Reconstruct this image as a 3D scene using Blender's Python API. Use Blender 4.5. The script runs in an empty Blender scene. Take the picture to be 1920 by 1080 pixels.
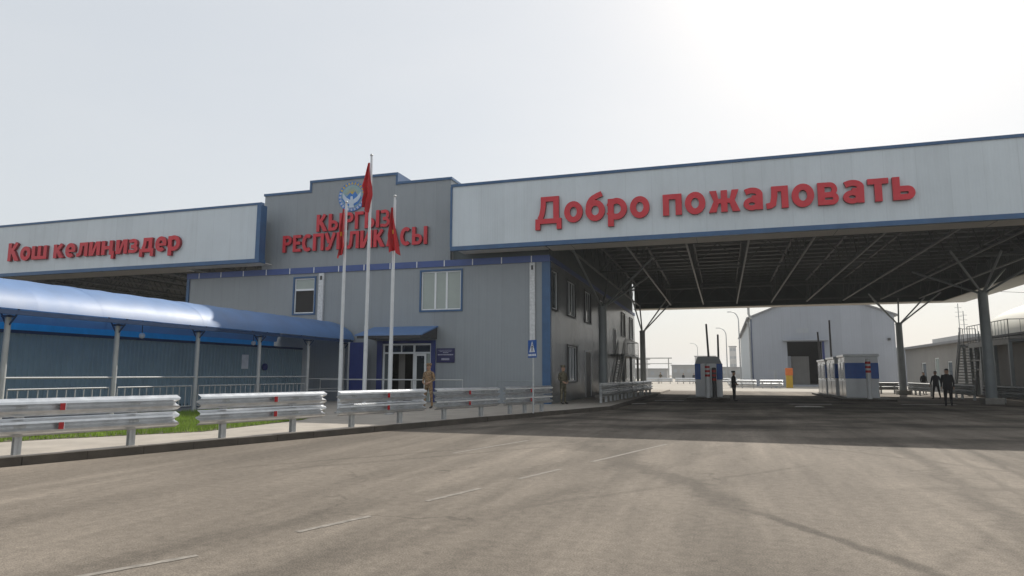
import bpy, bmesh, math, random
from mathutils import Vector, Matrix
R = math.radians
random.seed(7)
SC = bpy.context.scene
COL = SC.collection

# ------------------------------------------------------------------ camera
PITCH, YAW, ROLL = 0.12863352611512727, 0.30616892280197155, 0.002617993877991494
cam_d = bpy.data.cameras.new("camera")
cam_d.sensor_width = 36.0
cam_d.lens = 1243.96 / 1920 * 36.0
cam_d.clip_start = 0.05
cam_d.clip_end = 6000
cam = bpy.data.objects.new("camera", cam_d)
COL.objects.link(cam)
_r = Vector((math.cos(YAW), math.sin(YAW), 0))
_f = Vector((-math.sin(YAW) * math.cos(PITCH), math.cos(YAW) * math.cos(PITCH), math.sin(PITCH)))
_u = Vector((math.sin(YAW) * math.sin(PITCH), -math.cos(YAW) * math.sin(PITCH), math.cos(PITCH)))
_rr = _r * math.cos(ROLL) + _u * math.sin(ROLL)
_uu = _u * math.cos(ROLL) - _r * math.sin(ROLL)
cam.matrix_world = Matrix(((_rr.x, _uu.x, -_f.x, 0), (_rr.y, _uu.y, -_f.y, 0), (_rr.z, _uu.z, -_f.z, 1.55), (0, 0, 0, 1)))
SC.camera = cam

# ------------------------------------------------------------------ sky and sun
SUN_AZ = R(13)                         # from +Y towards +X
SUN_EL = math.atan(0.845 * math.cos(SUN_AZ))
W = bpy.data.worlds.new("World")
SC.world = W
W.use_nodes = True
wn, wl = W.node_tree.nodes, W.node_tree.links
wn.clear()
sky = wn.new("ShaderNodeTexSky")
sky.sky_type = 'NISHITA'
sky.sun_disc = False
sky.sun_elevation = SUN_EL
sky.sun_rotation = SUN_AZ
sky.altitude = 300
sky.air_density = 1.2
sky.dust_density = 3.0
sky.ozone_density = 1.0
bg = wn.new("ShaderNodeBackground")
bg.inputs['Strength'].default_value = 0.10
out = wn.new("ShaderNodeOutputWorld")
veil = wn.new("ShaderNodeMix")          # thin even overcast veil over the clear sky
veil.data_type = 'RGBA'
veil.inputs['Factor'].default_value = 0.75
wtc = wn.new("ShaderNodeTexCoord")
wmp = wn.new("ShaderNodeMapping"); wmp.inputs['Scale'].default_value = (1, 1, 2.6)
wl.new(wtc.outputs['Generated'], wmp.inputs['Vector'])
wno = wn.new("ShaderNodeTexNoise"); wno.inputs['Scale'].default_value = 1.7; wno.inputs['Detail'].default_value = 5; wno.inputs['Roughness'].default_value = .55
wl.new(wmp.outputs[0], wno.inputs['Vector'])
wcr = wn.new("ShaderNodeValToRGB")
wcr.color_ramp.elements[0].position = .3; wcr.color_ramp.elements[0].color = (7.75, 8.1, 8.4, 1)
wcr.color_ramp.elements[1].position = .7; wcr.color_ramp.elements[1].color = (8.4, 8.6, 8.7, 1)
wl.new(wno.outputs['Fac'], wcr.inputs['Fac'])
wl.new(wcr.outputs['Color'], veil.inputs['B'])
wl.new(sky.outputs[0], veil.inputs['A'])
wl.new(veil.outputs['Result'], bg.inputs['Color'])
wl.new(bg.outputs[0], out.inputs['Surface'])

sun_d = bpy.data.lights.new("sun", 'SUN')
sun_d.energy = 4.8
sun_d.angle = R(0.6)
sun_d.color = (1.0, 0.94, 0.85)
sun = bpy.data.objects.new("sun", sun_d)
COL.objects.link(sun)
_sd = Vector((math.sin(SUN_AZ) * math.cos(SUN_EL), math.cos(SUN_AZ) * math.cos(SUN_EL), math.sin(SUN_EL)))
sun.rotation_euler = _sd.to_track_quat('Z', 'Y').to_euler()
sun.location = (0, 0, 60)

SC.view_settings.view_transform = 'Standard'
SC.view_settings.look = 'None'
SC.view_settings.exposure = 0.0
SC.view_settings.gamma = 1.0

# ------------------------------------------------------------------ materials
def nt(m):
    return m.node_tree.nodes, m.node_tree.links

def mat(name, col, rough=0.6, metal=0.0, var=0.12, scale=3.0, bump=0.0, bscale=40.0, spec=0.5, stretch=(1, 1, 1), rib=None, streak=0.0, trans=0.0, panel=None):
    """rib = (axis, period, depth): fine pressed ribs of a sheet-metal panel."""
    m = bpy.data.materials.new(name)
    m.use_nodes = True
    n, l = nt(m)
    b = n['Principled BSDF']
    b.inputs['Roughness'].default_value = rough
    b.inputs['Metallic'].default_value = metal
    b.inputs['Specular IOR Level'].default_value = spec
    tc = n.new('ShaderNodeTexCoord')
    mp = n.new('ShaderNodeMapping')
    mp.inputs['Scale'].default_value = stretch
    l.new(tc.outputs['Object'], mp.inputs['Vector'])
    no = n.new('ShaderNodeTexNoise')
    no.inputs['Scale'].default_value = scale
    no.inputs['Detail'].default_value = 6
    no.inputs['Roughness'].default_value = 0.62
    l.new(mp.outputs[0], no.inputs['Vector'])
    cr = n.new('ShaderNodeValToRGB')
    cr.color_ramp.elements[0].position = 0.3
    cr.color_ramp.elements[1].position = 0.72
    cr.color_ramp.elements[0].color = tuple(max(0, c * (1 - var)) for c in col) + (1,)
    cr.color_ramp.elements[1].color = tuple(min(1, c * (1 + var)) for c in col) + (1,)
    l.new(no.outputs['Fac'], cr.inputs['Fac'])
    csock = cr.outputs['Color']
    if streak:
        mp2 = n.new('ShaderNodeMapping')
        mp2.inputs['Scale'].default_value = (2.2, 2.2, 0.12)
        l.new(tc.outputs['Object'], mp2.inputs['Vector'])
        n2 = n.new('ShaderNodeTexNoise')
        n2.inputs['Scale'].default_value = 1.6
        n2.inputs['Detail'].default_value = 5
        l.new(mp2.outputs[0], n2.inputs['Vector'])
        mr = n.new('ShaderNodeMapRange')
        mr.inputs['From Min'].default_value = 0.5
        mr.inputs['From Max'].default_value = 0.75
        mr.inputs['To Max'].default_value = streak
        l.new(n2.outputs['Fac'], mr.inputs['Value'])
        mx = n.new('ShaderNodeMix')
        mx.data_type = 'RGBA'
        mx.inputs['B'].default_value = (col[0] * .55, col[1] * .53, col[2] * .5, 1)
        l.new(mr.outputs[0], mx.inputs['Factor'])
        l.new(csock, mx.inputs['A'])
        csock = mx.outputs['Result']
    if panel:        # separate sheets differ a little in tone; a thin dirt line at each joint
        sp = n.new('ShaderNodeSeparateXYZ'); l.new(tc.outputs['Object'], sp.inputs[0])
        dv = n.new('ShaderNodeMath'); dv.operation = 'DIVIDE'; dv.inputs[1].default_value = panel[1]; l.new(sp.outputs[panel[0]], dv.inputs[0])
        fl = n.new('ShaderNodeMath'); fl.operation = 'FLOOR'; l.new(dv.outputs[0], fl.inputs[0])
        wh_ = n.new('ShaderNodeTexWhiteNoise'); wh_.noise_dimensions = '1D'; l.new(fl.outputs[0], wh_.inputs['W'])
        pr_ = n.new('ShaderNodeMapRange'); pr_.inputs['To Min'].default_value = 1 - panel[2]; pr_.inputs['To Max'].default_value = 1 + panel[2]; l.new(wh_.outputs['Value'], pr_.inputs['Value'])
        fr_ = n.new('ShaderNodeMath'); fr_.operation = 'FRACT'; l.new(dv.outputs[0], fr_.inputs[0])
        jl = n.new('ShaderNodeMapRange'); jl.inputs['From Min'].default_value = 0.0; jl.inputs['From Max'].default_value = .03; jl.inputs['To Min'].default_value = .88; jl.inputs['To Max'].default_value = 1.0; l.new(fr_.outputs[0], jl.inputs['Value'])
        ml = n.new('ShaderNodeMath'); ml.operation = 'MULTIPLY'; l.new(pr_.outputs[0], ml.inputs[0]); l.new(jl.outputs[0], ml.inputs[1])
        vm = n.new('ShaderNodeVectorMath'); vm.operation = 'SCALE'; l.new(csock, vm.inputs[0]); l.new(ml.outputs[0], vm.inputs['Scale'])
        csock = vm.outputs[0]
    l.new(csock, b.inputs['Base Color'])
    ra = n.new('ShaderNodeMapRange')
    ra.inputs['To Min'].default_value = max(0.02, rough - 0.1)
    ra.inputs['To Max'].default_value = min(1, rough + 0.1)
    l.new(no.outputs['Fac'], ra.inputs['Value'])
    l.new(ra.outputs[0], b.inputs['Roughness'])
    hs = None
    if rib:
        sx = n.new('ShaderNodeSeparateXYZ')
        l.new(tc.outputs['Object'], sx.inputs[0])
        mu = n.new('ShaderNodeMath'); mu.operation = 'MULTIPLY'
        mu.inputs[1].default_value = 2 * math.pi / rib[1]
        l.new(sx.outputs[rib[0]], mu.inputs[0])
        si = n.new('ShaderNodeMath'); si.operation = 'SINE'
        l.new(mu.outputs[0], si.inputs[0])
        hs = si.outputs[0]
    if bump or rib:
        bp = n.new('ShaderNodeBump')
        if rib:
            bp.inputs['Strength'].default_value = rib[2]
            bp.inputs['Distance'].default_value = 0.02
            l.new(hs, bp.inputs['Height'])
        else:
            bp.inputs['Strength'].default_value = bump
            bp.inputs['Distance'].default_value = 0.02
            nb = n.new('ShaderNodeTexNoise')
            nb.inputs['Scale'].default_value = bscale
            nb.inputs['Detail'].default_value = 8
            l.new(tc.outputs['Object'], nb.inputs['Vector'])
            l.new(nb.outputs['Fac'], bp.inputs['Height'])
        l.new(bp.outputs[0], b.inputs['Normal'])
    if trans:
        tr = n.new('ShaderNodeBsdfTranslucent')
        l.new(csock, tr.inputs['Color'])
        ms = n.new('ShaderNodeMixShader')
        ms.inputs[0].default_value = trans
        l.new(b.outputs[0], ms.inputs[1])
        l.new(tr.outputs[0], ms.inputs[2])
        l.new(ms.outputs[0], n['Material Output'].inputs['Surface'])
    return m

M = {}
M['board'] = mat('white_ribbed_cladding', (0.58, 0.635, 0.67), 0.42, var=0.05, scale=0.6, rib=(0, 0.12, 0.14), streak=0.14, panel=(0, 1.15, .03))
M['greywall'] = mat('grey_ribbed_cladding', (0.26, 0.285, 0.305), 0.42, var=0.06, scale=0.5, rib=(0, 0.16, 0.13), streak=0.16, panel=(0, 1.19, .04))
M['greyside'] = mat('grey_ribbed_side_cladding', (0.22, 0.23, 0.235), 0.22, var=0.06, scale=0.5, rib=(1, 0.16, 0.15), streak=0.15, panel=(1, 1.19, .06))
M['bluetrim'] = mat('blue_flashing', (0.035, 0.10, 0.215), 0.4, var=0.15, scale=2)
M['band'] = mat('blue_band', (0.05, 0.09, 0.26), 0.45, var=0.12, scale=1.5)
M['navytrim'] = mat('dull_blue_grey_flashing', (0.07, 0.09, 0.15), 0.5)
M['navy'] = mat('navy_paint', (0.02, 0.035, 0.16), 0.45)
M['red'] = mat('red_letter_acrylic', (0.56, 0.02, 0.035), 0.4, var=0.12, scale=1.2)
M['redside'] = mat('dark_red_letter_return', (0.25, 0.012, 0.02), 0.5)
M['white'] = mat('white_paint', (0.72, 0.73, 0.74), 0.4, var=0.05)
M['upvc'] = mat('white_window_plastic', (0.74, 0.76, 0.77), 0.35, var=0.03)
M['blind'] = mat('pale_blind_behind_glass', (0.33, 0.37, 0.34), 0.12, var=0.08, scale=1.0, spec=0.6)
M['darkglass'] = mat('dark_glass', (0.02, 0.024, 0.026), 0.08, var=0.2, spec=0.7)
M['sideglass'] = mat('side_window_glass', (0.10, 0.12, 0.13), 0.07, var=0.1, spec=0.8)
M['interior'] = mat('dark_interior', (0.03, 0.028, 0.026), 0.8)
M['curtain'] = mat('brown_curtain', (0.13, 0.10, 0.08), 0.8, var=0.3, scale=2, stretch=(6, 6, .4))
M['foil'] = mat('speckled_white_foil', (0.60, 0.61, 0.62), 0.5, var=0.22, scale=9)
M['soffit'] = mat('beige_soffit_sheet', (0.66, 0.63, 0.57), 0.55, var=0.07, scale=1.2, streak=0.1)
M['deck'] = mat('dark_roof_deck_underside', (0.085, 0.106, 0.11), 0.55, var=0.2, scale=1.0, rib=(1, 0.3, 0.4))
M['truss'] = mat('grey_truss_paint', (0.11, 0.125, 0.127), 0.5, var=0.15)
M['chord'] = mat('pale_truss_chord', (0.22, 0.23, 0.23), 0.45, var=0.15)
M['column'] = mat('grey_column_paint', (0.27, 0.30, 0.31), 0.42, var=0.12, scale=1.5, streak=0.15)
M['concrete'] = mat('concrete', (0.30, 0.285, 0.26), 0.85, var=0.18, scale=2.5, bump=0.25, bscale=30)
M['roofblue'] = mat('blue_polycarbonate', (0.06, 0.20, 0.48), 0.60, var=0.15, scale=0.8, spec=1.0, trans=0.30)
M['skirt'] = mat('clear_blue_plastic', (0.09, 0.45, 0.75), 0.4, var=0.1, trans=0.75)
_b = M['roofblue'].node_tree.nodes['Principled BSDF']; _b.inputs['IOR'].default_value = 2.0
M['beamblue'] = mat('blue_steel_beam', (0.012, 0.04, 0.11), 0.5)
M['walkpost'] = mat('grey_painted_tube', (0.42, 0.43, 0.43), 0.45, var=0.1)
M['corr'] = mat('blue_grey_corrugated_sheet', (0.225, 0.32, 0.375), 0.45, var=0.1, scale=0.9, streak=0.12)
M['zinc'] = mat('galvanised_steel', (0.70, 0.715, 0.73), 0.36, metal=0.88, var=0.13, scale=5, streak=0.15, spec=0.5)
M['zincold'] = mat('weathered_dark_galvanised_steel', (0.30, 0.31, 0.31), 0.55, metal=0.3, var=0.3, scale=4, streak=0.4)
M['zincpost'] = mat('galvanised_post', (0.50, 0.51, 0.51), 0.5, metal=0.4, var=0.15, scale=6)
M['reflect'] = mat('red_reflector', (0.40, 0.015, 0.02), 0.3)
M['flag'] = mat('red_flag_cloth', (0.42, 0.012, 0.018), 0.75, var=0.2, scale=4, trans=0.12)
M['yellow'] = mat('yellow_cloth', (0.75, 0.45, 0.03), 0.7)
M['polewhite'] = mat('white_flagpole_paint', (0.62, 0.64, 0.66), 0.3, var=0.06)
M['signblue'] = mat('blue_sign_face', (0.015, 0.09, 0.34), 0.35)
M['signwhite'] = mat('white_sign_mark', (0.75, 0.77, 0.8), 0.4)
M['plaque'] = mat('navy_plaque', (0.022, 0.022, 0.085), 0.25)
M['plaquetext'] = mat('pale_plaque_mark', (0.36, 0.36, 0.46), 0.5)
M['boothwhite'] = mat('white_booth_panel', (0.74, 0.76, 0.78), 0.14, var=0.05, scale=1)
M['boothgrey'] = mat('grey_booth_panel', (0.33, 0.35, 0.37), 0.4, var=0.07, scale=1)
M['boothblue'] = mat('blue_booth_band', (0.006, 0.10, 0.44), 0.35)
M['bolred'] = mat('red_stripe_paint', (0.48, 0.02, 0.02), 0.4)
M['dark'] = mat('dark_painted_metal', (0.05, 0.05, 0.052), 0.5)
M['boom'] = mat('grey_boom_paint', (0.10, 0.10, 0.105), 0.5)
M['orange'] = mat('orange_paint', (0.72, 0.17, 0.025), 0.45)
M['yel'] = mat('yellow_paint', (0.58, 0.36, 0.02), 0.45)
M['ware'] = mat('pale_grey_warehouse_cladding', (0.33, 0.35, 0.39), 0.5, var=0.05, scale=0.4, rib=(0, 0.3, 0.15), streak=0.14, panel=(0, 1.2, .05))
M['wareside'] = mat('pale_warehouse_side_cladding', (0.38, 0.42, 0.45), 0.5, var=0.05, scale=0.4, rib=(1, 0.3, 0.3))
M['roofgrey'] = mat('grey_sheet_roof', (0.25, 0.25, 0.26), 0.5)
M['lowwall'] = mat('beige_rendered_wall', (0.28, 0.272, 0.26), 0.8, var=0.08, scale=0.7, streak=0.2)
M['vault'] = mat('cream_sheet_roof', (0.62, 0.60, 0.52), 0.45, var=0.06, scale=0.5)
M['stair'] = mat('grey_stair_steel', (0.17, 0.18, 0.185), 0.5)
M['tread'] = mat('worn_stair_tread', (0.36, 0.36, 0.35), 0.6)
M['far'] = mat('haze_paled_distant_wall', (0.50, 0.495, 0.48), 0.85, var=0.15, scale=0.2)  # paled so the colour itself carries the distance haze
M['far2'] = mat('grey_distant_wall', (0.34, 0.335, 0.325), 0.85, var=0.15, scale=0.2)
M['leaf'] = mat('dark_leaf', (0.05, 0.075, 0.03), 0.7, var=0.4, scale=1.5)
M['bark'] = mat('bark', (0.09, 0.07, 0.05), 0.9)
M['skin'] = mat('skin', (0.42, 0.25, 0.17), 0.55)
M['black_cloth'] = mat('black_cloth', (0.014, 0.014, 0.017), 0.85, var=0.25, scale=8)
M['navy_cloth'] = mat('dark_navy_cloth', (0.02, 0.022, 0.03), 0.85, var=0.25, scale=8)
M['hair'] = mat('dark_hair', (0.012, 0.010, 0.009), 0.6)
M['shoe'] = mat('black_shoe_leather', (0.012, 0.011, 0.010), 0.4)

def camo(name, a, b, c):
    m = mat(name, a, 0.85)
    n, l = nt(m)
    tc = n.new('ShaderNodeTexCoord')
    no = n.new('ShaderNodeTexNoise'); no.inputs['Scale'].default_value = 9; no.inputs['Detail'].default_value = 3
    l.new(tc.outputs['Object'], no.inputs['Vector'])
    cr = n.new('ShaderNodeValToRGB'); cr.color_ramp.interpolation = 'CONSTANT'
    e = cr.color_ramp.elements
    e[0].color = a + (1,); e[1].position = .46; e[1].color = b + (1,)
    x = e.new(.58); x.color = c + (1,)
    l.new(no.outputs['Fac'], cr.inputs['Fac'])
    l.new(cr.outputs['Color'], n['Principled BSDF'].inputs['Base Color'])
    return m
M['camo_tan'] = camo('tan_camouflage_cloth', (0.30, 0.19, 0.10), (0.17, 0.11, 0.06), (0.36, 0.26, 0.16))
M['camo_green'] = camo('green_camouflage_cloth', (0.13, 0.115, 0.07), (0.06, 0.055, 0.035), (0.18, 0.155, 0.10))

# ------------------------------------------------------------------ mesh helpers
class MB:
    def __init__(s):
        s.v, s.f, s.m, s.s = [], [], [], []
        s.mats = []
    def mi(s, m):
        if m not in s.mats:
            s.mats.append(m)
        return s.mats.index(m)
    def add(s, vs, fs, m, smooth=False):
        b = len(s.v); k = s.mi(m)
        s.v += [tuple(x) for x in vs]
        for f in fs:
            s.f.append(tuple(i + b for i in f)); s.m.append(k); s.s.append(smooth)
        return s
    def box(s, x0, x1, y0, y1, z0, z1, m):
        v = [(x, y, z) for z in (z0, z1) for y in (y0, y1) for x in (x0, x1)]
        return s.add(v, [(0, 2, 3, 1), (4, 5, 7, 6), (0, 1, 5, 4), (2, 6, 7, 3), (0, 4, 6, 2), (1, 3, 7, 5)], m)
    def beam(s, p, q, w, h, m):
        p, q = Vector(p), Vector(q)
        d = (q - p).normalized()
        up = Vector((0, 0, 1)) if abs(d.z) < 0.95 else Vector((0, 1, 0))
        a = d.cross(up).normalized() * (w / 2); b = a.cross(d).normalized() * (h / 2)
        v = [p - a - b, p + a - b, p + a + b, p - a + b, q - a - b, q + a - b, q + a + b, q - a + b]
        return s.add(v, [(3, 2, 1, 0), (4, 5, 6, 7), (0, 1, 5, 4), (1, 2, 6, 5), (2, 3, 7, 6), (3, 0, 4, 7)], m)
    def tube(s, pts, r, m, n=10, cap=True):
        pts = [Vector(p) for p in pts]
        rs = r if isinstance(r, (list, tuple)) else [r] * len(pts)
        vs, fs = [], []
        a = None
        for i, p in enumerate(pts):
            d = (pts[min(i + 1, len(pts) - 1)] - pts[max(i - 1, 0)]).normalized()
            if a is None:
                a = d.orthogonal().normalized()
            a = (a - d * a.dot(d)).normalized()
            b = d.cross(a)
            for k in range(n):
                t = 2 * math.pi * k / n
                vs.append(p + (a * math.cos(t) + b * math.sin(t)) * rs[i])
        for i in range(len(pts) - 1):
            for k in range(n):
                fs.append((i * n + k, i * n + (k + 1) % n, (i + 1) * n + (k + 1) % n, (i + 1) * n + k))
        s.add(vs, fs, m, True)
        if cap:
            s.add(vs[:n], [tuple(reversed(range(n)))], m)
            s.add(vs[-n:], [tuple(range(n))], m)
        return s
    def prism(s, pts, y0, y1, m, mside=None):
        """pts: polygon in (x, z), any simple polygon; extruded along y from y0 (front) to y1."""
        n = len(pts)
        ar = sum(pts[i][0] * pts[(i + 1) % n][1] - pts[(i + 1) % n][0] * pts[i][1] for i in range(n))
        if ar < 0: pts = list(reversed(pts))
        v = [(x, y0, z) for x, z in pts] + [(x, y1, z) for x, z in pts]
        s.add(v, [tuple(range(n)), tuple(reversed(range(n, 2 * n)))], m)
        s.add(v, [((i + 1) % n, i, n + i, n + (i + 1) % n) for i in range(n)], mside or m)
        return s
    def sphere(s, c, r, m, n=12, k=8):
        rx, ry, rz = r if isinstance(r, tuple) else (r, r, r)
        vs = [(c[0] + rx * math.sin(math.pi * j / k) * math.cos(2 * math.pi * i / n), c[1] + ry * math.sin(math.pi * j / k) * math.sin(2 * math.pi * i / n), c[2] + rz * math.cos(math.pi * j / k)) for j in range(k + 1) for i in range(n)]
        fs = [(j * n + i, (j + 1) * n + i, (j + 1) * n + (i + 1) % n, j * n + (i + 1) % n) for j in range(k) for i in range(n)]
        return s.add(vs, fs, m, True)
    def build(s, name, parent=None, world=False, loc=None, bevel=0):
        me = bpy.data.meshes.new(name)
        off = Vector(parent_world(parent)) if (world and parent) else Vector((0, 0, 0))
        if loc is not None: off = off + Vector(loc)
        me.from_pydata([tuple(Vector(v) - off) for v in s.v], [], s.f)
        for m in s.mats: me.materials.append(m)
        me.polygons.foreach_set('material_index', s.m)
        me.polygons.foreach_set('use_smooth', s.s)
        me.update()
        o = bpy.data.objects.new(name, me)
        COL.objects.link(o)
        if parent: o.parent = parent
        if loc is not None: o.location = loc
        if bevel:
            b = o.modifiers.new('edge', 'BEVEL'); b.width = bevel; b.segments = 2; b.limit_method = 'ANGLE'
        return o

def parent_world(o):
    v = Vector((0, 0, 0))
    while o:
        v += o.location; o = o.parent
    return v

def thing(name, label, cat, loc=(0, 0, 0), rz=0, group=None):
    o = bpy.data.objects.new(name, None)
    o.empty_display_size = 0.3
    COL.objects.link(o)
    o.location = loc; o.rotation_euler = (0, 0, rz)
    o['label'] = label; o['category'] = cat
    if group: o['group'] = group
    return o

def tag(o, label, cat, group=None):
    o['label'] = label; o['category'] = cat
    if group: o['group'] = group
    return o

def struct(o, kind='structure'):
    o['kind'] = kind
    return o

def kids(o):
    return [c for c in bpy.data.objects if c.parent == o]

def dup(root, loc, rz=None, label=None):
    r = root.copy(); COL.objects.link(r); r.location = loc
    if rz is not None: r.rotation_euler = (0, 0, rz)
    if label: r['label'] = label
    for ch in kids(root):
        c = ch.copy(); COL.objects.link(c); c.parent = r
        for g in kids(ch):
            d = g.copy(); COL.objects.link(d); d.parent = c
    return r

def wall_holes(mb, u0, u1, z0, z1, holes, place, thick, m, mr=None):
    """wall sheet with rectangular openings; place(u, depth, z) -> point"""
    us = sorted({u0, u1, *[h[0] for h in holes], *[h[1] for h in holes]})
    zs = sorted({z0, z1, *[h[2] for h in holes], *[h[3] for h in holes]})
    def inh(i, j):
        if i < 0 or j < 0 or i >= len(us) - 1 or j >= len(zs) - 1: return None
        cu, cz = (us[i] + us[i + 1]) / 2, (zs[j] + zs[j + 1]) / 2
        return any(h[0] < cu < h[1] and h[2] < cz < h[3] for h in holes)
    for i in range(len(us) - 1):
        for j in range(len(zs) - 1):
            a, b, c, d = us[i], us[i + 1], zs[j], zs[j + 1]
            if inh(i, j): continue
            mb.add([place(a, 0, c), place(b, 0, c), place(b, 0, d), place(a, 0, d)], [(0, 1, 2, 3)], m)
            mb.add([place(a, thick, c), place(b, thick, c), place(b, thick, d), place(a, thick, d)], [(3, 2, 1, 0)], m)
            for (ii, jj, p, q) in ((i - 1, j, (a, c), (a, d)), (i + 1, j, (b, d), (b, c)), (i, j - 1, (b, c), (a, c)), (i, j + 1, (a, d), (b, d))):
                if inh(ii, jj) is not False:
                    mb.add([place(p[0], 0, p[1]), place(q[0], 0, q[1]), place(q[0], thick, q[1]), place(p[0], thick, p[1])], [(0, 1, 2, 3)], mr or m)

# ------------------------------------------------------------------ ground, road, pavement
def kerb_x(y):
    return -11.37 + 0.312 * (y - 8.13)

def asphalt():
    m = bpy.data.materials.new('worn_asphalt')
    m.use_nodes = True
    n, l = nt(m)
    b = n['Principled BSDF']
    b.inputs['Roughness'].default_value = 0.9
    b.inputs['Specular IOR Level'].default_value = 0.2
    geo = n.new('ShaderNodeNewGeometry')
    pos = geo.outputs['Position']
    def math_(op, a, b_=None, c=None):
        x = n.new('ShaderNodeMath'); x.operation = op
        for i, v in enumerate((a, b_, c)):
            if v is None: continue
            if isinstance(v, (int, float)): x.inputs[i].default_value = v
            else: l.new(v, x.inputs[i])
        return x.outputs[0]
    def noise(scale, detail=5, rot=0, sc=(1, 1, 1), rough=.6):
        mp = n.new('ShaderNodeMapping'); mp.vector_type = 'POINT'
        mp.inputs['Rotation'].default_value = (0, 0, rot); mp.inputs['Scale'].default_value = sc
        l.new(pos, mp.inputs['Vector'])
        t = n.new('ShaderNodeTexNoise'); t.inputs['Scale'].default_value = scale
        t.inputs['Detail'].default_value = detail; t.inputs['Roughness'].default_value = rough
        l.new(mp.outputs[0], t.inputs['Vector'])
        return t.outputs['Fac']
    def smooth(v, a, c, lo, hi):
        r = n.new('ShaderNodeMapRange'); r.interpolation_type = 'SMOOTHSTEP'
        r.inputs['From Min'].default_value = a; r.inputs['From Max'].default_value = c
        r.inputs['To Min'].default_value = lo; r.inputs['To Max'].default_value = hi
        l.new(v, r.inputs['Value']); return r.outputs[0]
    sx = n.new('ShaderNodeSeparateXYZ'); l.new(pos, sx.inputs[0])
    X, Y = sx.outputs[0], sx.outputs[1]
    wob = noise(0.55, 4)
    wob2 = noise(3.0, 4)
    def band(x0, y0, x1, y1, w, strength):
        L = math.hypot(x1 - x0, y1 - y0); ux, uy = (x1 - x0) / L, (y1 - y0) / L
        dx, dy = math_('SUBTRACT', X, x0), math_('SUBTRACT', Y, y0)
        al = math_('ADD', math_('MULTIPLY', dx, ux), math_('MULTIPLY', dy, uy))
        ac = math_('SUBTRACT', math_('MULTIPLY', dy, ux), math_('MULTIPLY', dx, uy))
        ac = math_('ADD', ac, math_('MULTIPLY', math_('SUBTRACT', wob, .5), w * 3.0))
        ac = math_('ABSOLUTE', math_('ADD', ac, math_('MULTIPLY', math_('SUBTRACT', wob2, .5), w * 1.2)))
        a = smooth(ac, w * .25, w, strength, 0)
        e = math_('MULTIPLY', smooth(al, -1, .6, 0, 1), smooth(al, L - .6, L + 1, 1, 0))
        return math_('MULTIPLY', a, e)
    # large worn patches, streaks along the traffic, grit
    big = smooth(noise(0.10, 5), .36, .66, .80, 1.10)
    mid = smooth(noise(0.9, 6, rot=R(17), sc=(1, .10, 1)), .36, .66, .80, 1.11)
    fan = smooth(noise(0.8, 6, rot=R(-22), sc=(1, .08, 1)), .40, .66, .80, 1.08)
    fine = smooth(noise(9, 6), .3, .7, .86, 1.11)
    grit = smooth(noise(60, 3, rough=.8), .3, .7, .62, 1.36)
    k = big
    for q in (mid, fan, fine, grit): k = math_('MULTIPLY', k, q)
    vo = n.new('ShaderNodeTexVoronoi'); vo.feature = 'DISTANCE_TO_EDGE'; vo.inputs['Scale'].default_value = .22
    wv_ = n.new('ShaderNodeVectorMath'); wv_.operation = 'ADD'
    nz_ = n.new('ShaderNodeTexNoise'); nz_.inputs['Scale'].default_value = .8; nz_.inputs['Detail'].default_value = 6; l.new(pos, nz_.inputs['Vector'])
    l.new(pos, wv_.inputs[0]); vs_ = n.new('ShaderNodeVectorMath'); vs_.operation = 'SCALE'; vs_.inputs['Scale'].default_value = 2.2; l.new(nz_.outputs['Color'], vs_.inputs[0]); l.new(vs_.outputs[0], wv_.inputs[1])
    l.new(wv_.outputs[0], vo.inputs['Vector'])
    crack = math_('MULTIPLY', smooth(vo.outputs['Distance'], .0, .012, .30, 0), smooth(noise(.35, 3), .5, .62, 0, 1))
    k = math_('MULTIPLY', k, math_('SUBTRACT', 1.0, crack))
    blot_shade = math_('MULTIPLY', smooth(noise(.30, 6, rot=R(10), sc=(.55, 1.3, 1)), .46, .60, 0, .48), smooth(Y, 15.5, 21, 0, 1))  # tar blotches that also paint deeper shade into the road under the canopy
    blot_shade = math_('MULTIPLY', blot_shade, smooth(Y, 44, 52, 1, 0))
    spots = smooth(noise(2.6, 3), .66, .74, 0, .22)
    k = math_('MULTIPLY', k, math_('SUBTRACT', 1.0, blot_shade)); k = math_('MULTIPLY', k, math_('SUBTRACT', 1.0, spots))
    dirt_shade = None
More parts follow.
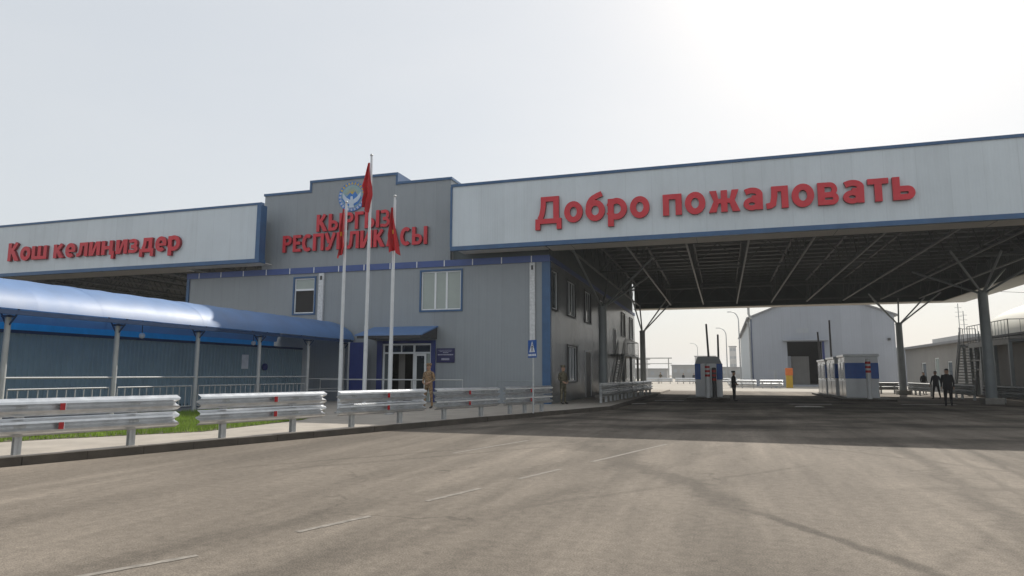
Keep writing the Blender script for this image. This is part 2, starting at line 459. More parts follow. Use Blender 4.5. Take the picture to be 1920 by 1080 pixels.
    for bb in ((-3.3, 15.6, -1.4, 11.5, .85, .26), (-1.9, 12.6, 0.2, 8.4, .38, .30), (0.2, 8.4, 2.0, 5.4, .13, .40), (4.4, 17, 3.0, 5.0, .12, .2), (4.9, 17, 3.5, 5.0, .12, .2), (6.4, 17.2, 6.0, 6.0, .14, .22), (1.2, 16.6, 7.6, 9.2, .12, .2), (-6.8, 9.5, -2.0, 16.5, .12, .18), (-7.6, 9.5, -2.9, 16.5, .12, .18), (-2.8, 7.0, 1.2, 12.5, .10, .16), (0.4, 4.2, 2.2, 7.4, .10, .16), (3.6, 17, 2.6, 5.5, .30, .26), (5.2, 17.4, 6.2, 7.5, .45, .22),
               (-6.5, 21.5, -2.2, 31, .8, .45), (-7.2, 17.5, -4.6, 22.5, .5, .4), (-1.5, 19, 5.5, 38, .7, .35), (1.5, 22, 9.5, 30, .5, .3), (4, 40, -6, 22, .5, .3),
               (-4.5, 29, 3, 33, .7, .4), (9.5, 36, 2.0, 26, .8, .35), (2.4, 10.5, 8.2, 12.4, .25, .18), (-6.0, 19, 9, 24, 1.6, .32), (-5, 27, 12, 27.5, 2.0, .30), (-4, 35, 13, 33, 2.4, .30), (-3.5, 40, 6, 41, 1.6, .25), (2, 17.5, 12, 20, 1.2, .28), (-5.0, 4, -1.0, 17, .35, .16), (-3.9, 3, 0.3, 16, .3, .14)):  # tyre marks and stains; the under-canopy bands also darken the colour as shade
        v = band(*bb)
        dirt_shade = v if dirt_shade is None else math_('MAXIMUM', dirt_shade, v)
    k = math_('MULTIPLY', k, math_('SUBTRACT', 1.0, dirt_shade))
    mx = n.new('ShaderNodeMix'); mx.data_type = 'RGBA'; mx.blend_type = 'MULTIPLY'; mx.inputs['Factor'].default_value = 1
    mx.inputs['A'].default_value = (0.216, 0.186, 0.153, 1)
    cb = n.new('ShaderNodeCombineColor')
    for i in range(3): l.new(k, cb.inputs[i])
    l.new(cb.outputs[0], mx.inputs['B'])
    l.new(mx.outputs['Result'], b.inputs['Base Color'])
    bp = n.new('ShaderNodeBump'); bp.inputs['Strength'].default_value = .5; bp.inputs['Distance'].default_value = .012
    l.new(noise(70, 4), bp.inputs['Height']); l.new(bp.outputs[0], b.inputs['Normal'])
    return m
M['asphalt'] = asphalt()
M['paving'] = mat('pale_paving', (0.36, 0.325, 0.28), 0.9, var=0.16, scale=1.6, bump=0.3, bscale=50)
M['kerb'] = mat('dirty_kerb_concrete', (0.075, 0.064, 0.052), 0.9, var=0.3, scale=2.2, bump=0.3, bscale=35)
M['soil'] = mat('soil', (0.09, 0.08, 0.05), 0.95, var=0.3)
M['grass'] = mat('grass_blade', (0.20, 0.30, 0.045), 0.7, var=0.35, scale=1.2, trans=0.3)
M['lanepaint'] = mat('worn_lane_paint', (0.225, 0.203, 0.176), 0.9, var=0.42, scale=11)
M['dust'] = mat('pale_concrete_yard', (0.34, 0.31, 0.265), 0.92, var=0.15, scale=0.3, bump=0.2)

g = MB()
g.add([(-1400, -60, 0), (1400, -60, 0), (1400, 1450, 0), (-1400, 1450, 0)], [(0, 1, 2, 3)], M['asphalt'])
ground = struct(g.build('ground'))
# far yard of paler concrete beyond the canopy
g = MB(); g.add([(-60, 66, .004), (120, 66, .004), (120, 420, .004), (-60, 420, .004)], [(0, 1, 2, 3)], M['dust'])
struct(g.build('yard'))

def slab(name, poly, z, m, side=None):
    g = MB(); n = len(poly)
    g.add([(x, y, z) for x, y in poly], [tuple(range(n))], m)
    for i in range(n):
        a, b = poly[i], poly[(i + 1) % n]
        g.add([(a[0], a[1], -.02), (b[0], b[1], -.02), (b[0], b[1], z), (a[0], a[1], z)], [(0, 1, 2, 3)], side or m)
    return struct(g.build(name))
KW = .16
slab('pavement', [(kerb_x(-4) - KW, -4), (kerb_x(29.6) - KW, 29.6), (-4.6 - KW, 50), (-4.6 - KW, 64), (-32, 64), (-32, -4)], .146, M['paving'])
# kerb of separate stones laid end to end
kb = MB()
yy = -4.0
while yy < 29.55:
    y2 = min(yy + .955, 29.6)
    h = .15 + random.uniform(-.004, .006); s_ = random.uniform(-.008, .008)
    a = [(kerb_x(yy + .006) + s_, yy + .006), (kerb_x(y2 - .006) + s_, y2 - .006), (kerb_x(y2 - .006) - KW, y2 - .006), (kerb_x(yy + .006) - KW, yy + .006)]
    kb.add([(x, y, -.02) for x, y in a] + [(x, y, h) for x, y in a], [(4, 5, 6, 7), (0, 1, 5, 4), (1, 2, 6, 5), (2, 3, 7, 6), (3, 0, 4, 7)], M['kerb'])
    yy = y2
kb.add([(-4.67, 29.6, -.02), (-4.6, 50, -.02), (-4.6 - KW, 50, -.02), (-4.67 - KW, 29.6, -.02), (-4.67, 29.6, .15), (-4.6, 50, .15), (-4.6 - KW, 50, .15), (-4.67 - KW, 29.6, .15)],
       [(4, 5, 6, 7), (0, 1, 5, 4), (1, 2, 6, 5), (2, 3, 7, 6), (3, 0, 4, 7)], M['kerb'])
struct(kb.build('kerb'))
# grass bed
GP = [(-17.0, 4.0), (-13.6, 10.8), (-12.0, 13.3), (-12.2, 17.6), (-13.4, 20.6), (-18.3, 20.9), (-18.3, 4.0)]
g = MB(); g.add([(x, y, .152) for x, y in GP], [tuple(range(len(GP)))], M['soil']); struct(g.build('soil_bed'))
def inside(x, y, P):
    c = False
    for i in range(len(P)):
        (x1, y1), (x2, y2) = P[i], P[i - 1]
        if (y1 > y) != (y2 > y) and x < (x2 - x1) * (y - y1) / (y2 - y1) + x1: c = not c
    return c
gr = MB(); vs, fs = [], []
cnt = 0
while cnt < 26000:
    x, y = random.uniform(-18.3, -11.9), random.uniform(4, 20.9)
    if not inside(x, y, GP): continue
    cnt += 1
    t = random.uniform(0, 6.28); h = random.uniform(.05, .16); w = random.uniform(.008, .016)
    dx, dy = math.cos(t) * w, math.sin(t) * w; lx, ly = random.uniform(-.05, .05), random.uniform(-.05, .05)
    b = len(vs)
    vs += [(x - dx, y - dy, .15), (x + dx, y + dy, .15), (x + lx, y + ly, .15 + h)]
    fs.append((b, b + 1, b + 2))
gr.add(vs, fs, M['grass'])
struct(gr.build('grass'), 'stuff')

# lane markings: worn dashes lying on the road
M['fadedpaint'] = mat('nearly_worn_off_lane_paint', (0.205, 0.184, 0.158), 0.9, var=0.3, scale=11)
def dash(a, b, w=.085, m=None):
    a, b = Vector(a), Vector(b); d = (b - a).normalized(); p = Vector((-d.y, d.x)) * w / 2
    g = MB(); n = 14; vs = []
    for i in range(n + 1):
        c = a.lerp(b, i / n)
        j1, j2 = random.uniform(.75, 1.1), random.uniform(.75, 1.1)
        vs += [(c.x - p.x * j1, c.y - p.y * j1, .004), (c.x + p.x * j2, c.y + p.y * j2, .004)]
    g.add(vs, [(2 * i, 2 * i + 2, 2 * i + 3, 2 * i + 1) for i in range(n)], m or M['lanepaint'])
    struct(g.build('lane_marking'))
for a, b in (((-4.05, 5.83), (-3.74, 6.71)), ((-4.85, 3.9), (-4.35, 4.84)), ((-5.11, 12.36), (-4.42, 15.26)), ((-2.28, 11.97), (-1.26, 15.47)), ((-3.52, 7.68), (-3.21, 8.75)), ((-2.95, 9.7), (-2.6, 10.9))):
    dash(a, b, m=None if a[1] < 6 else M['fadedpaint'])

M['palepatch'] = mat('pale_road_patch_white', (0.62, 0.60, 0.55), 0.8, var=0.3, scale=4)
for pts in ([(-5.2, 35.6), (-4.1, 36.6), (-3.9, 36.1), (-4.9, 35.1)], [(-4.0, 41.2), (-2.3, 41.6), (-2.3, 41.1), (-3.9, 40.6)], [(3.2, 35.0), (4.6, 35.3), (4.5, 36.3), (3.9, 36.6), (3.4, 36.1)], [(3.2, 38.6), (5.4, 39.2), (5.4, 38.7), (3.4, 38.1)], [(8.8, 40.0), (11.6, 41.0), (11.7, 40.6), (8.9, 39.6)]):
    g = MB(); g.add([(x, y, .004) for x, y in pts], [tuple(range(len(pts)))[::-1]], M['palepatch']); struct(g.build('pale_road_patch'))  # small pale patches lying on the road under the canopy

# ------------------------------------------------------------------ lettering: strokes cut as thick sheet letters
T = .205
def ribbon(pts, w, closed=False):
    n = len(pts); L, Rr = [], []
    for i in range(n):
        p = Vector(pts[i])
        a = Vector(pts[(i - 1) % n]) if (closed or i > 0) else None
        b = Vector(pts[(i + 1) % n]) if (closed or i < n - 1) else None
        d1 = (p - a).normalized() if a is not None else None
        d2 = (b - p).normalized() if b is not None else None
        if d1 is None: d1 = d2
        if d2 is None: d2 = d1
        n1, n2 = Vector((-d1.y, d1.x)), Vector((-d2.y, d2.x))
        mm = (n1 + n2).normalized(); k = (w / 2) / max(.45, mm.dot(n1))
        L.append(p + mm * k); Rr.append(p - mm * k)
    return ('rib', L, Rr, closed)
def arc(cx, cy, rx, ry, a0, a1, n=18):
    return [(cx + rx * math.cos(R(a0 + (a1 - a0) * i / n)), cy + ry * math.sin(R(a0 + (a1 - a0) * i / n))) for i in range(n + 1)]
def ring(cx, cy, rx, ry, w):
    return ribbon(arc(cx, cy, rx, ry, 0, 360 - 360 / 26, 25), w, True)
def bar(x0, y0, x1, y1, w=T):
    return ribbon([(x0, y0), (x1, y1)], w)
def pg(*p):
    return ('poly', p)
def glyph(ch, t=T):
    """returns (strokes, width) for cap height 1, x-height .74"""
    lo = ch.islower(); H = .74 if lo else 1.0
    c = ch.lower(); k = t / 2; th = t * .88
    if c in 'п':
        w = .62 if lo else .74
        return [bar(k, 0, k, H, t), bar(w - k, 0, w - k, H, t), bar(t - .01, H - th / 2, w - t + .01, H - th / 2, th)], w
    if c == 'г':
        w = .56; return [bar(k, 0, k, H, t), bar(t - .01, H - th / 2, w, H - th / 2, th)], w
    if c == 'т':
        w = .58; return [bar(w / 2, 0, w / 2, H - th, t), bar(0, H - th / 2, w, H - th / 2, th)], w
    if c == 'о':
        w = .66 if lo else .8; return [ring(w / 2, H / 2, w / 2 - k, H / 2 + .01 - k * .9, t)], w
    if c == 'с':
        w = .66; return [ribbon(arc(w * .56, H / 2, w * .56 - k, H / 2 + .01 - k * .9, 52, 308, 20), t)], w
    if c == 'е' and lo:
        w = .62; return [ribbon(arc(w / 2, H / 2, w / 2 - k, H / 2 + .01 - k * .9, 0, 310, 24), t), bar(t * .8, H / 2 - .03, w - .02, H / 2 - .03, th * .75)], w
    if c == 'е':
        w = .56; return [bar(k, 0, k, H, t)] + [bar(t - .01, y, w - dx, y, th) for y, dx in ((th / 2, 0), (H / 2 + .02, .05), (H - th / 2, 0))], w
    if c == 'р' and lo:
        w = .66; return [bar(k, -.25, k, H, t), ribbon(arc(w * .45, H / 2, w * .55 - k, H / 2 + .01 - k * .9, -160, 160, 24), t)], w
    if c == 'р':
        w = .64; y = H - .29; return [bar(k, 0, k, H, t), ribbon([(t - .02, H - th / 2)] + arc(w - .29, y, .29 - k, .29 - th / 2, 90, -90, 14) + [(t - .02, y - .29 + th / 2)], th)], w
    if c == 'ь':
        w = .62 if lo else .64; h = H * .60; y = h / 2
        return [bar(k, 0, k, H, t), ribbon([(t - .02, h - th / 2)] + arc(w - h / 2, y, h / 2 - k, h / 2 - th / 2, 90, -90, 14) + [(t - .02, th / 2)], th)], w
    if c == 'ы':
        s, w = glyph('ь' if lo else 'Ь', t); return s + [bar(w + .09 + k, 0, w + .09 + k, H, t)], w + .09 + t
    if c == 'б' and lo:
        w = .68
        return [ring(w / 2, .36, w / 2 - k, .37 - k * .9, t), ribbon([(k * 1.05, .40)] + arc(.42, .44, .32, .43, 170, 105, 8) + [(.42, .90), (.58, .96)], t * .92)], w
    if c == 'б':
        w = .64; h = .60; y = h / 2
        return [bar(k, 0, k, H, t), bar(t - .01, H - th / 2, w - .06, H - th / 2, th), ribbon([(t - .02, h - th / 2)] + arc(w - h / 2, y, h / 2 - k, h / 2 - th / 2, 90, -90, 14) + [(t - .02, th / 2)], th)], w
    if c == 'в':
        w = .62; h1 = H * .54; h2 = H - h1 + th * .8
        return [bar(k, 0, k, H, t), ribbon([(t - .02, h1 - th * .45)] + arc(w - h1 / 2, h1 / 2, h1 / 2 - k, h1 / 2 - th * .45, 90, -90, 12) + [(t - .02, th * .45)], th * .9),
                ribbon([(t - .02, H - th * .45)] + arc(w - .03 - h2 / 2, H - h2 / 2, h2 / 2 - k, h2 / 2 - th * .45, 90, -90, 12) + [(t - .02, H - h2 + th * .45)], th * .85)], w
    if c == 'з':
        w = .54 if lo else .6; h1 = H * .56; h2 = H - h1 + th * .85; f = th * .95
        return [ribbon([(.02, H - .11)] + arc(w * .45, H - h2 / 2, w * .47 - k, h2 / 2 - f / 2, 115, -90, 14) + [(w * .24, H - h2 + f / 2)], f),
                ribbon([(w * .24, h1 - f / 2)] + arc(w * .45, h1 / 2, w * .55 - k, h1 / 2 - f / 2, 90, -118, 14) + [(.0, .10)], f)], w
    if c == 'к':
        w = .62 if lo else .7
        return [bar(k, 0, k, H, t), ribbon([(t * .9, H * .50), (w * .56, H * .74), (w * .66 + .09, H - .005)], t * .92), pg((t * .9, H * .60), (t * 1.35, H * .62), (w * .60, H * .56), (w + .04, 0), (w - t * 1.15, 0), (w * .36, H * .40), (t * .9, H * .42))], w + .03
    if c == 'ж':
        w = .98; m = w / 2
        return [bar(m, 0, m, H, t), pg((m - k + .01, H * .62), (m - k + .01, H * .40), (m - .17, H * .40), (.24, 0), (0, 0), (m - .33, H * .52), (.03, H), (.25, H), (m - .18, H * .60)),
                pg((m + k - .01, H * .40), (m + k - .01, H * .62), (m + .18, H * .60), (w - .25, H), (w - .03, H), (m + .33, H * .52), (w, 0), (w - .24, 0), (m + .17, H * .40))], w
    if c in 'и':
        w = .66 if lo else .78
        return [bar(k, 0, k, H, t), bar(w - k, 0, w - k, H, t), pg((t - .01, .0), (t + .06, 0), (w - t + .01, H * .72), (w - t + .01, H), (w - t - .06, H), (t - .01, H * .28))], w
    if c == 'ң':
        w = .66
        return [bar(k, 0, k, H, t), bar(w - k, 0, w - k, H, t), bar(t - .01, H / 2, w - t + .01, H / 2, th), pg((w - .02, 0), (w - .02, th), (w + .10, th), (w + .08, -.22), (w - .08, -.22), (w - .07, 0))], w + .10
    if c == 'ш':
        w = .96; return [bar(x, 0, x, H, t) for x in (k, w / 2, w - k)] + [bar(t - .01, th / 2, w / 2 - k + .01, th / 2, th), bar(w / 2 + k - .01, th / 2, w - t + .01, th / 2, th)], w
    if c == 'л':
        w = .66 if lo else .76
        return [bar(w - k, 0, w - k, H, t), bar(.16, H - th / 2, w - t + .01, H - th / 2, th), ribbon([(.26, H - .02), (.245, H * .55), (.20, H * .2), (.13, .10), (.0, .085)], t * .92)], w
    if c == 'д':
        w = .76 if lo else .92; dr = .22
        return [bar(w - .06 - k, th - .01, w - .06 - k, H, t), bar(.2, H - th / 2, w - .06 - t + .01, H - th / 2, th), ribbon([(.30, H - .02), (.285, H * .6), (.235, H * .33), (.16, th - .01)], t * .9),
                bar(0, th / 2, w + .03, th / 2, th), bar(k * .85, -dr, k * .85, .01, t * .85), bar(w + .03 - k * .85, -dr, w + .03 - k * .85, .01, t * .85)], w + .03
    if c == 'у':
        w = .7; return [ribbon([(.06, H), (w * .36 + .04, H * .40)], t), ribbon([(w - .07, H), (w * .53, H * .30), (w * .43, .12), (w * .3, .075), (.07, .085)], t * .95)], w
    if c == 'а' and not lo:
        w = .8; return [pg((0, 0), (.21, 0), (w / 2 + .005, H * .86), (w / 2 + .1, H), (w / 2 - .13, H)), pg((w, 0), (w - .22, 0), (w / 2 - .05, H * .80), (w / 2 - .09, H), (w / 2 + .13, H)), bar(.20, H * .30, w - .20, H * .30, th)], w
    if c == 'а':
        w = .6
        return [ribbon([(.07, H - .13)] + arc(.27, H - .24, .235, .16, 112, 8, 10) + [(w - k, .0)], t * .94), ring(.262, .205, .262 - k * .82, .215 - k * .78, t * .80),
                ribbon([(.26, H * .575 - .01), (w - t + .02, H * .575)], th * .72)], w
    return [], .3

def sign(name, label, loc, lines, cap, group, sx=1.0, gap=.085, shear=0.0):
    """lines: list of (text, x_start, z_base, total_width)"""
    root = thing(name, label, 'sign lettering', loc, 0, group)
    for text, x0, z0, W_ in lines:
        adv = []
        x = 0
        for ch in text:
            if ch == ' ': x += .34; continue
            st, w = glyph(ch); adv.append((ch, x, st)); x += w + gap
        k = W_ / (x - gap)
        for ch, gx, st in adv:
            mb = MB()
            for i, s in enumerate(st):
                fy, by = -.17 - .0025 * i, -.02 + .0015 * i
                tr = lambda p: (x0 - loc[0] + (gx + p[0]) * k, z0 - loc[2] + p[1] * cap)
                if s[0] == 'poly':
                    mb.prism([tr(p) for p in s[1]], fy, by, M['red'], M['redside'])
                else:
                    _, L, Q, closed = s; n = len(L)
                    P = [tr(p) for p in L]; S = [tr(p) for p in Q]
                    vs = [(a[0], fy, a[1]) for a in P] + [(a[0], fy, a[1]) for a in S] + [(a[0], by, a[1]) for a in P] + [(a[0], by, a[1]) for a in S]
                    fr, sd = [], []
                    for j in range(n if closed else n - 1):
                        q = (j + 1) % n
                        fr += [(j, n + j, n + q, q), (2 * n + j, 2 * n + q, 3 * n + q, 3 * n + j)]
                        sd += [(j, q, 2 * n + q, 2 * n + j), (n + j, 3 * n + j, 3 * n + q, n + q)]
                    if not closed:
                        sd += [(0, 2 * n, 3 * n, n), (n - 1, 2 * n - 1, 4 * n - 1, 3 * n - 1)]
                    mb.add(vs, fr, M['red']); mb.add(vs, sd, M['redside'])
            o = mb.build('letter', root)
            bm = bmesh.new(); bm.from_mesh(o.data); bmesh.ops.recalc_face_normals(bm, faces=bm.faces); bm.to_mesh(o.data); bm.free()
    return root

# ------------------------------------------------------------------ main building
BY = 30.5
bld = thing('border_building', 'long grey two-storey checkpoint hall with blue band and stepped parapet, beside the wide canopy', 'building', (-18.5, BY, 0))
W1 = (-22.0, -20.75, 4.74, 6.64)
W2 = (-14.46, -12.3, 4.72, 6.68)
DO = (-16.55, -13.85, .2, 3.05)
wb = MB()
PL = lambda u, d, z: (u, BY + d, z)
wall_holes(wb, -29.2, -7.8, 0, 7.05, [W1, W2, DO], PL, .2, M['greywall'])
SW = [(31.0, 32.2, 4.7, 6.6), (34.4, 36.4, 4.68, 6.55), (39.1, 41.0, 4.68, 6.55), (44.2, 46.2, 4.68, 6.55), (49.2, 51.2, 4.68, 6.55), (54.4, 56.4, 4.68, 6.55), (59.4, 61.4, 4.68, 6.55),
      (34.4, 36.7, 1.15, 3.05), (44.2, 46.2, 1.15, 3.05), (54.4, 56.4, 1.15, 3.05)]
SD = [(39.2, 41.0, .2, 2.95), (50.2, 51.3, 3.06, 5.0), (59.6, 60.7, .2, 2.6)]
sh = [q for q in SW if not (q[0] == 49.2)] + SD
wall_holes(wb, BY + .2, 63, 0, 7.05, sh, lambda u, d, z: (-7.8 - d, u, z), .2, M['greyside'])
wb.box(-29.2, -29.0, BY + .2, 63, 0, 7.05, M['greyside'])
wb.box(-29.0, -8.0, 62.8, 63, 0, 7.05, M['greywall'])
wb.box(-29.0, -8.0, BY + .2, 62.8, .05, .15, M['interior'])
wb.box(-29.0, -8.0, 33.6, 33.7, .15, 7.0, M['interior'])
wb.build('wall', bld, True)
rb = MB(); rb.box(-29.25, -7.75, BY - .04, 63.05, 7.05, 7.2, M['roofgrey']); rb.build('roof', bld, True)
pb = MB()
pb.prism([(-24.2, 7.2), (-12.9, 7.2), (-12.9, 11.42), (-16.0, 11.42), (-16.0, 11.94), (-21.2, 11.94), (-21.2, 11.42), (-24.2, 11.42)], BY - .02, BY + 1.4, M['greywall'])
pb.build('parapet', bld, True)
pt = MB()
for x0, x1, z in ((-24.25, -21.28, 11.42), (-21.28, -15.92, 11.94), (-15.92, -12.85, 11.42)):
    pt.box(x0, x1, BY - .08, BY + 1.46, z - .02, z + .11, M['bluetrim'])
pt.box(-21.28, -21.16, BY - .07, BY + 1.45, 11.38, 11.92, M['bluetrim'])
pt.box(-16.04, -15.92, BY - .07, BY + 1.45, 11.38, 11.92, M['bluetrim'])
pt.build('coping', bld, True)
bd = MB()
bd.box(-29.26, -7.72, BY - .07, BY - .012, 6.90, 7.22, M['band'])
x = -28.4
while x < -8:
    bd.box(x - .025, x + .025, BY - .078, BY - .069, 6.905, 7.215, M['white']); x += 1.52
bd.build('blue_band', bld, True)
bd = MB(); bd.box(-7.79, -7.735, BY - .012, 63.0, 6.98, 7.22, M['band']); bd.build('side_band', bld, True)
ct = MB()
ct.box(-8.12, -7.72, BY - .06, BY - .004, .15, 6.89, M['bluetrim']); ct.box(-7.796, -7.72, BY - .004, BY + .16, .15, 6.89, M['bluetrim'])
ct.build('corner_trim', bld, True)
ct = MB(); ct.box(-29.26, -29.08, BY - .06, BY - .004, .15, 6.89, M['bluetrim']); ct.build('corner_trim', bld, True)

def window(parent, u0, u1, z0, z1, place, bars=(), panes=None, trim=M['bluetrim'], transom=None, tw=.09):
    """frame in a wall opening; place(u, d, z), d negative is outwards"""
    def bx(mb, a, b, c, d, e, f, m):
        p, q = place(a, e, c), place(b, f, d)
        mb.box(min(p[0], q[0]), max(p[0], q[0]), min(p[1], q[1]), max(p[1], q[1]), c, d, m)
    w = MB(); fw = .06
    bx(w, u0, u0 + fw, z0, z1, .02, .11, M['upvc']); bx(w, u1 - fw, u1, z0, z1, .02, .11, M['upvc'])
    bx(w, u0 + fw, u1 - fw, z0, z0 + fw, .02, .11, M['upvc']); bx(w, u0 + fw, u1 - fw, z1 - fw, z1, .02, .11, M['upvc'])
    for b, bw in bars: bx(w, b - bw / 2, b + bw / 2, z0 + fw, z1 - fw, .015, .1, M['upvc'])
    if transom: bx(w, u0 + fw, u1 - fw, transom - .05, transom + .05, .016, .1, M['upvc'])
    wo = w.build('window', parent, True)
    t = MB()
    if tw:
        bx(t, u0 - tw, u0, z0 - tw, z1 + tw, -.05, .02, trim); bx(t, u1, u1 + tw, z0 - tw, z1 + tw, -.05, .02, trim)
        bx(t, u0, u1, z0 - tw, z0, -.05, .02, trim); bx(t, u0, u1, z1, z1 + tw, -.05, .02, trim)
        t.build('window_trim', wo, True)
    p = MB()
    for (a, b, c, d, m) in (panes or [(u0 + .02, u1 - .02, z0 + .02, z1 - .02, M['blind'])]):
        bx(p, a, b, c, d, .05, .062, m)
    p.build('pane', wo, True)
    return wo
window(bld, *W1, PL, transom=6.02, panes=[(W1[0] + .03, W1[1] - .03, 6.02, W1[3] - .03, M['blind']), (W1[0] + .03, W1[1] - .03, W1[2] + .03, 6.02, M['interior'])])
window(bld, *W2, PL, bars=((-13.70, .10), (-13.08, .10)))
SP = lambda u, d, z: (-7.8 - d, u, z)
for q in SW:
    if q[0] == 49.2: continue
    window(bld, *q, SP, bars=(((q[0] * .66 + q[1] * .34), .07), ((q[0] * .33 + q[1] * .67), .07)) if q[1] - q[0] > 1.5 else (), panes=[(q[0] + .02, q[1] - .02, q[2] + .02, q[3] - .02, M['sideglass'])], tw=.07, trim=M['dark'])
for q in SD:
    d = MB()
    d.box(-7.9, -7.82, q[0], q[1], q[2], q[3], M['dark'])
    d.box(-7.86, -7.78, q[0], q[0] + .08, q[2], q[3], M['white']); d.box(-7.86, -7.78, q[1] - .08, q[1], q[2], q[3], M['white']); d.box(-7.86, -7.78, q[0] + .08, q[1] - .08, q[3] - .08, q[3], M['white'])
    do = d.build('side_door', bld, True)
    hh = MB(); hh.beam((-7.79, q[1] - .2, q[2] + 1.0), (-7.79, q[1] - .2, q[2] + 1.2), .03, .03, M['zinc']); hh.build('door_handle', do, True)
# front entrance
d = MB()
u0, u1, z0, z1 = DO
for a, b in ((u0, u0 + .08), (-16.25, -16.17), (-14.86, -14.76), (u1 - .08, u1)):
    d.box(a, b, BY + .02, BY + .12, z0, z1, M['upvc'])
for a in (u0 + .08, -16.17 + .003, -14.76 + .003):
    b = {u0 + .08: -16.25, -16.17 + .003: -14.86, -14.76 + .003: u1 - .08}[a]
    d.box(a, b, BY + .025, BY + .115, z1 - .08, z1, M['upvc']); d.box(a, b, BY + .025, BY + .115, 2.54, 2.63, M['upvc'])
d.box(-15.55, -15.49, BY + .03, BY + .11, 2.63, z1 - .08, M['upvc'])
do = d.build('door_frame', bld, True)
p = MB()
p.box(u0 + .02, u1 - .02, BY + .065, BY + .072, 2.6, z1 - .03, M['darkglass'])
p.box(u0 + .02, -16.2, BY + .065, BY + .072, z0, 2.6, M['sideglass'])
p.box(-14.12, u1 - .03, BY + .065, BY + .072, z0, 2.54, M['blind'])
p.build('pane', do, True)
lf = MB()
for a, b in ((-14.74, -14.64), (-14.22, -14.12)): lf.box(a, b, BY - .03, BY + .03, z0, 2.53, M['upvc'])
lf.box(-14.64, -14.22, BY - .03, BY + .03, z0, z0 + .25, M['upvc']); lf.box(-14.64, -14.22, BY - .03, BY + .03, 2.43, 2.53, M['upvc'])
lo_ = lf.build('door_leaf', bld, True)
p = MB(); p.box(-14.65, -14.21, BY - .004, BY + .004, z0 + .24, 2.44, M['darkglass']); p.build('pane', lo_, True)
h = MB(); h.tube([(-14.69, BY - .07, 1.0), (-14.69, BY - .07, 1.4)], .018, M['zinc'], 8); h.build('door_handle', lo_, True)
cu = MB()
for i, (a, b, y) in enumerate(((-16.1, -15.75, .9), (-15.5, -15.2, 1.3), (-15.15, -14.95, 1.0))):
    n = 10
    cu.add([(a + (b - a) * j / n, BY + y + .03 * math.sin(j * 2.1), z) for j in range(n + 1) for z in (.25, 2.7)], [(2 * j, 2 * j + 2, 2 * j + 3, 2 * j + 1) for j in range(n)], M['curtain'] if i else M['lowwall'])
cu.build('curtain', bld, True)
ep = MB()
ep.box(-13.84, -13.62, BY - .09, BY - .003, .15, 3.2, M['navy']); ep.box(-16.85, -16.57, BY - .09, BY - .003, .15, 3.2, M['navy']); ep.box(-16.56, -13.85, BY - .09, BY - .003, 3.06, 3.2, M['navy'])
ep.build('door_surround', bld, True)
er = MB()
ya, yb_ = BY - .003, BY - 1.9
er.add([(-17.1, ya, 3.92), (-13.5, ya, 3.92), (-13.5, yb_, 3.42), (-17.1, yb_, 3.42), (-17.1, ya, 3.86), (-13.5, ya, 3.86), (-13.5, yb_, 3.36), (-17.1, yb_, 3.36)],
       [(0, 3, 2, 1), (4, 5, 6, 7), (3, 7, 6, 2), (0, 4, 7, 3), (1, 2, 6, 5)], M['roofblue'])
for x in (-17.0, -13.6):
    er.add([(x - .04, BY - .01, 3.85), (x - .04, yb_ + .1, 3.35), (x - .04, BY - .01, 3.25), (x + .04, BY - .01, 3.85), (x + .04, yb_ + .1, 3.35), (x + .04, BY - .01, 3.25)], [(0, 1, 2), (3, 5, 4), (1, 4, 5, 2), (0, 3, 4, 1)], M['dark'])
er.box(-17.0, -13.6, yb_ + .06, yb_ + .14, 3.24, 3.35, M['dark'])
er.build('entrance_roof', bld, True)
for a, b, c, e in ((-20.45, -20.15, 4.24, 6.86), (-8.72, -8.46, 2.9, 6.88)):
    v = MB(); v.box(a, b, BY - .12, BY - .004, c, e, M['foil']); v.box(a + .08, b - .08, BY - .128, BY - .119, e - .36, e - .14, M['dark']); v.build('vent_duct', bld, True, bevel=.01)

# vestibule screen beside the door
vs_ = thing('entrance_screen', 'dark navy upright panel beside the glazed entrance at the end of the walkway', 'screen', (-17.4, 29.6, .15))
v = MB(); v.box(-17.95, -17.05, 29.62, 29.7, .2, 3.1, M['navy']); v.build('panel', vs_, True)
v = MB()
for x in (-18.0, -17.02): v.box(x - .04, x + .04, 29.61, 29.71, .15, 3.12, M['walkpost'])
v.build('panel_frame', vs_, True)

# plaque beside the door
pq = thing('wall_plaque', 'small dark navy notice plaque with pale lines on the grey wall right of the entrance', 'plaque', (-13.07, BY, 2.09))
v = MB(); v.box(-13.56, -12.58, BY - .05, BY - .012, 2.09, 2.8, M['plaque']); v.build('plate', pq, True, bevel=.006)
v = MB()
for z, a, b, h_ in ((2.70, -13.45, -12.69, .02), (2.64, -13.38, -12.76, .02), (2.58, -13.2, -12.92, .04), (2.48, -13.48, -12.66, .05), (2.26, -13.28, -12.86, .10)):
    for _ in range(14):
        pass
    x = a
    while x < b - .02:
        w = random.uniform(.03, .08); x2 = min(b, x + w); v.box(x, x2, BY - .054, BY - .0495, z - h_ / 2, z + h_ / 2, M['plaquetext']); x = x2 + .014
v.build('inscription', pq, True)

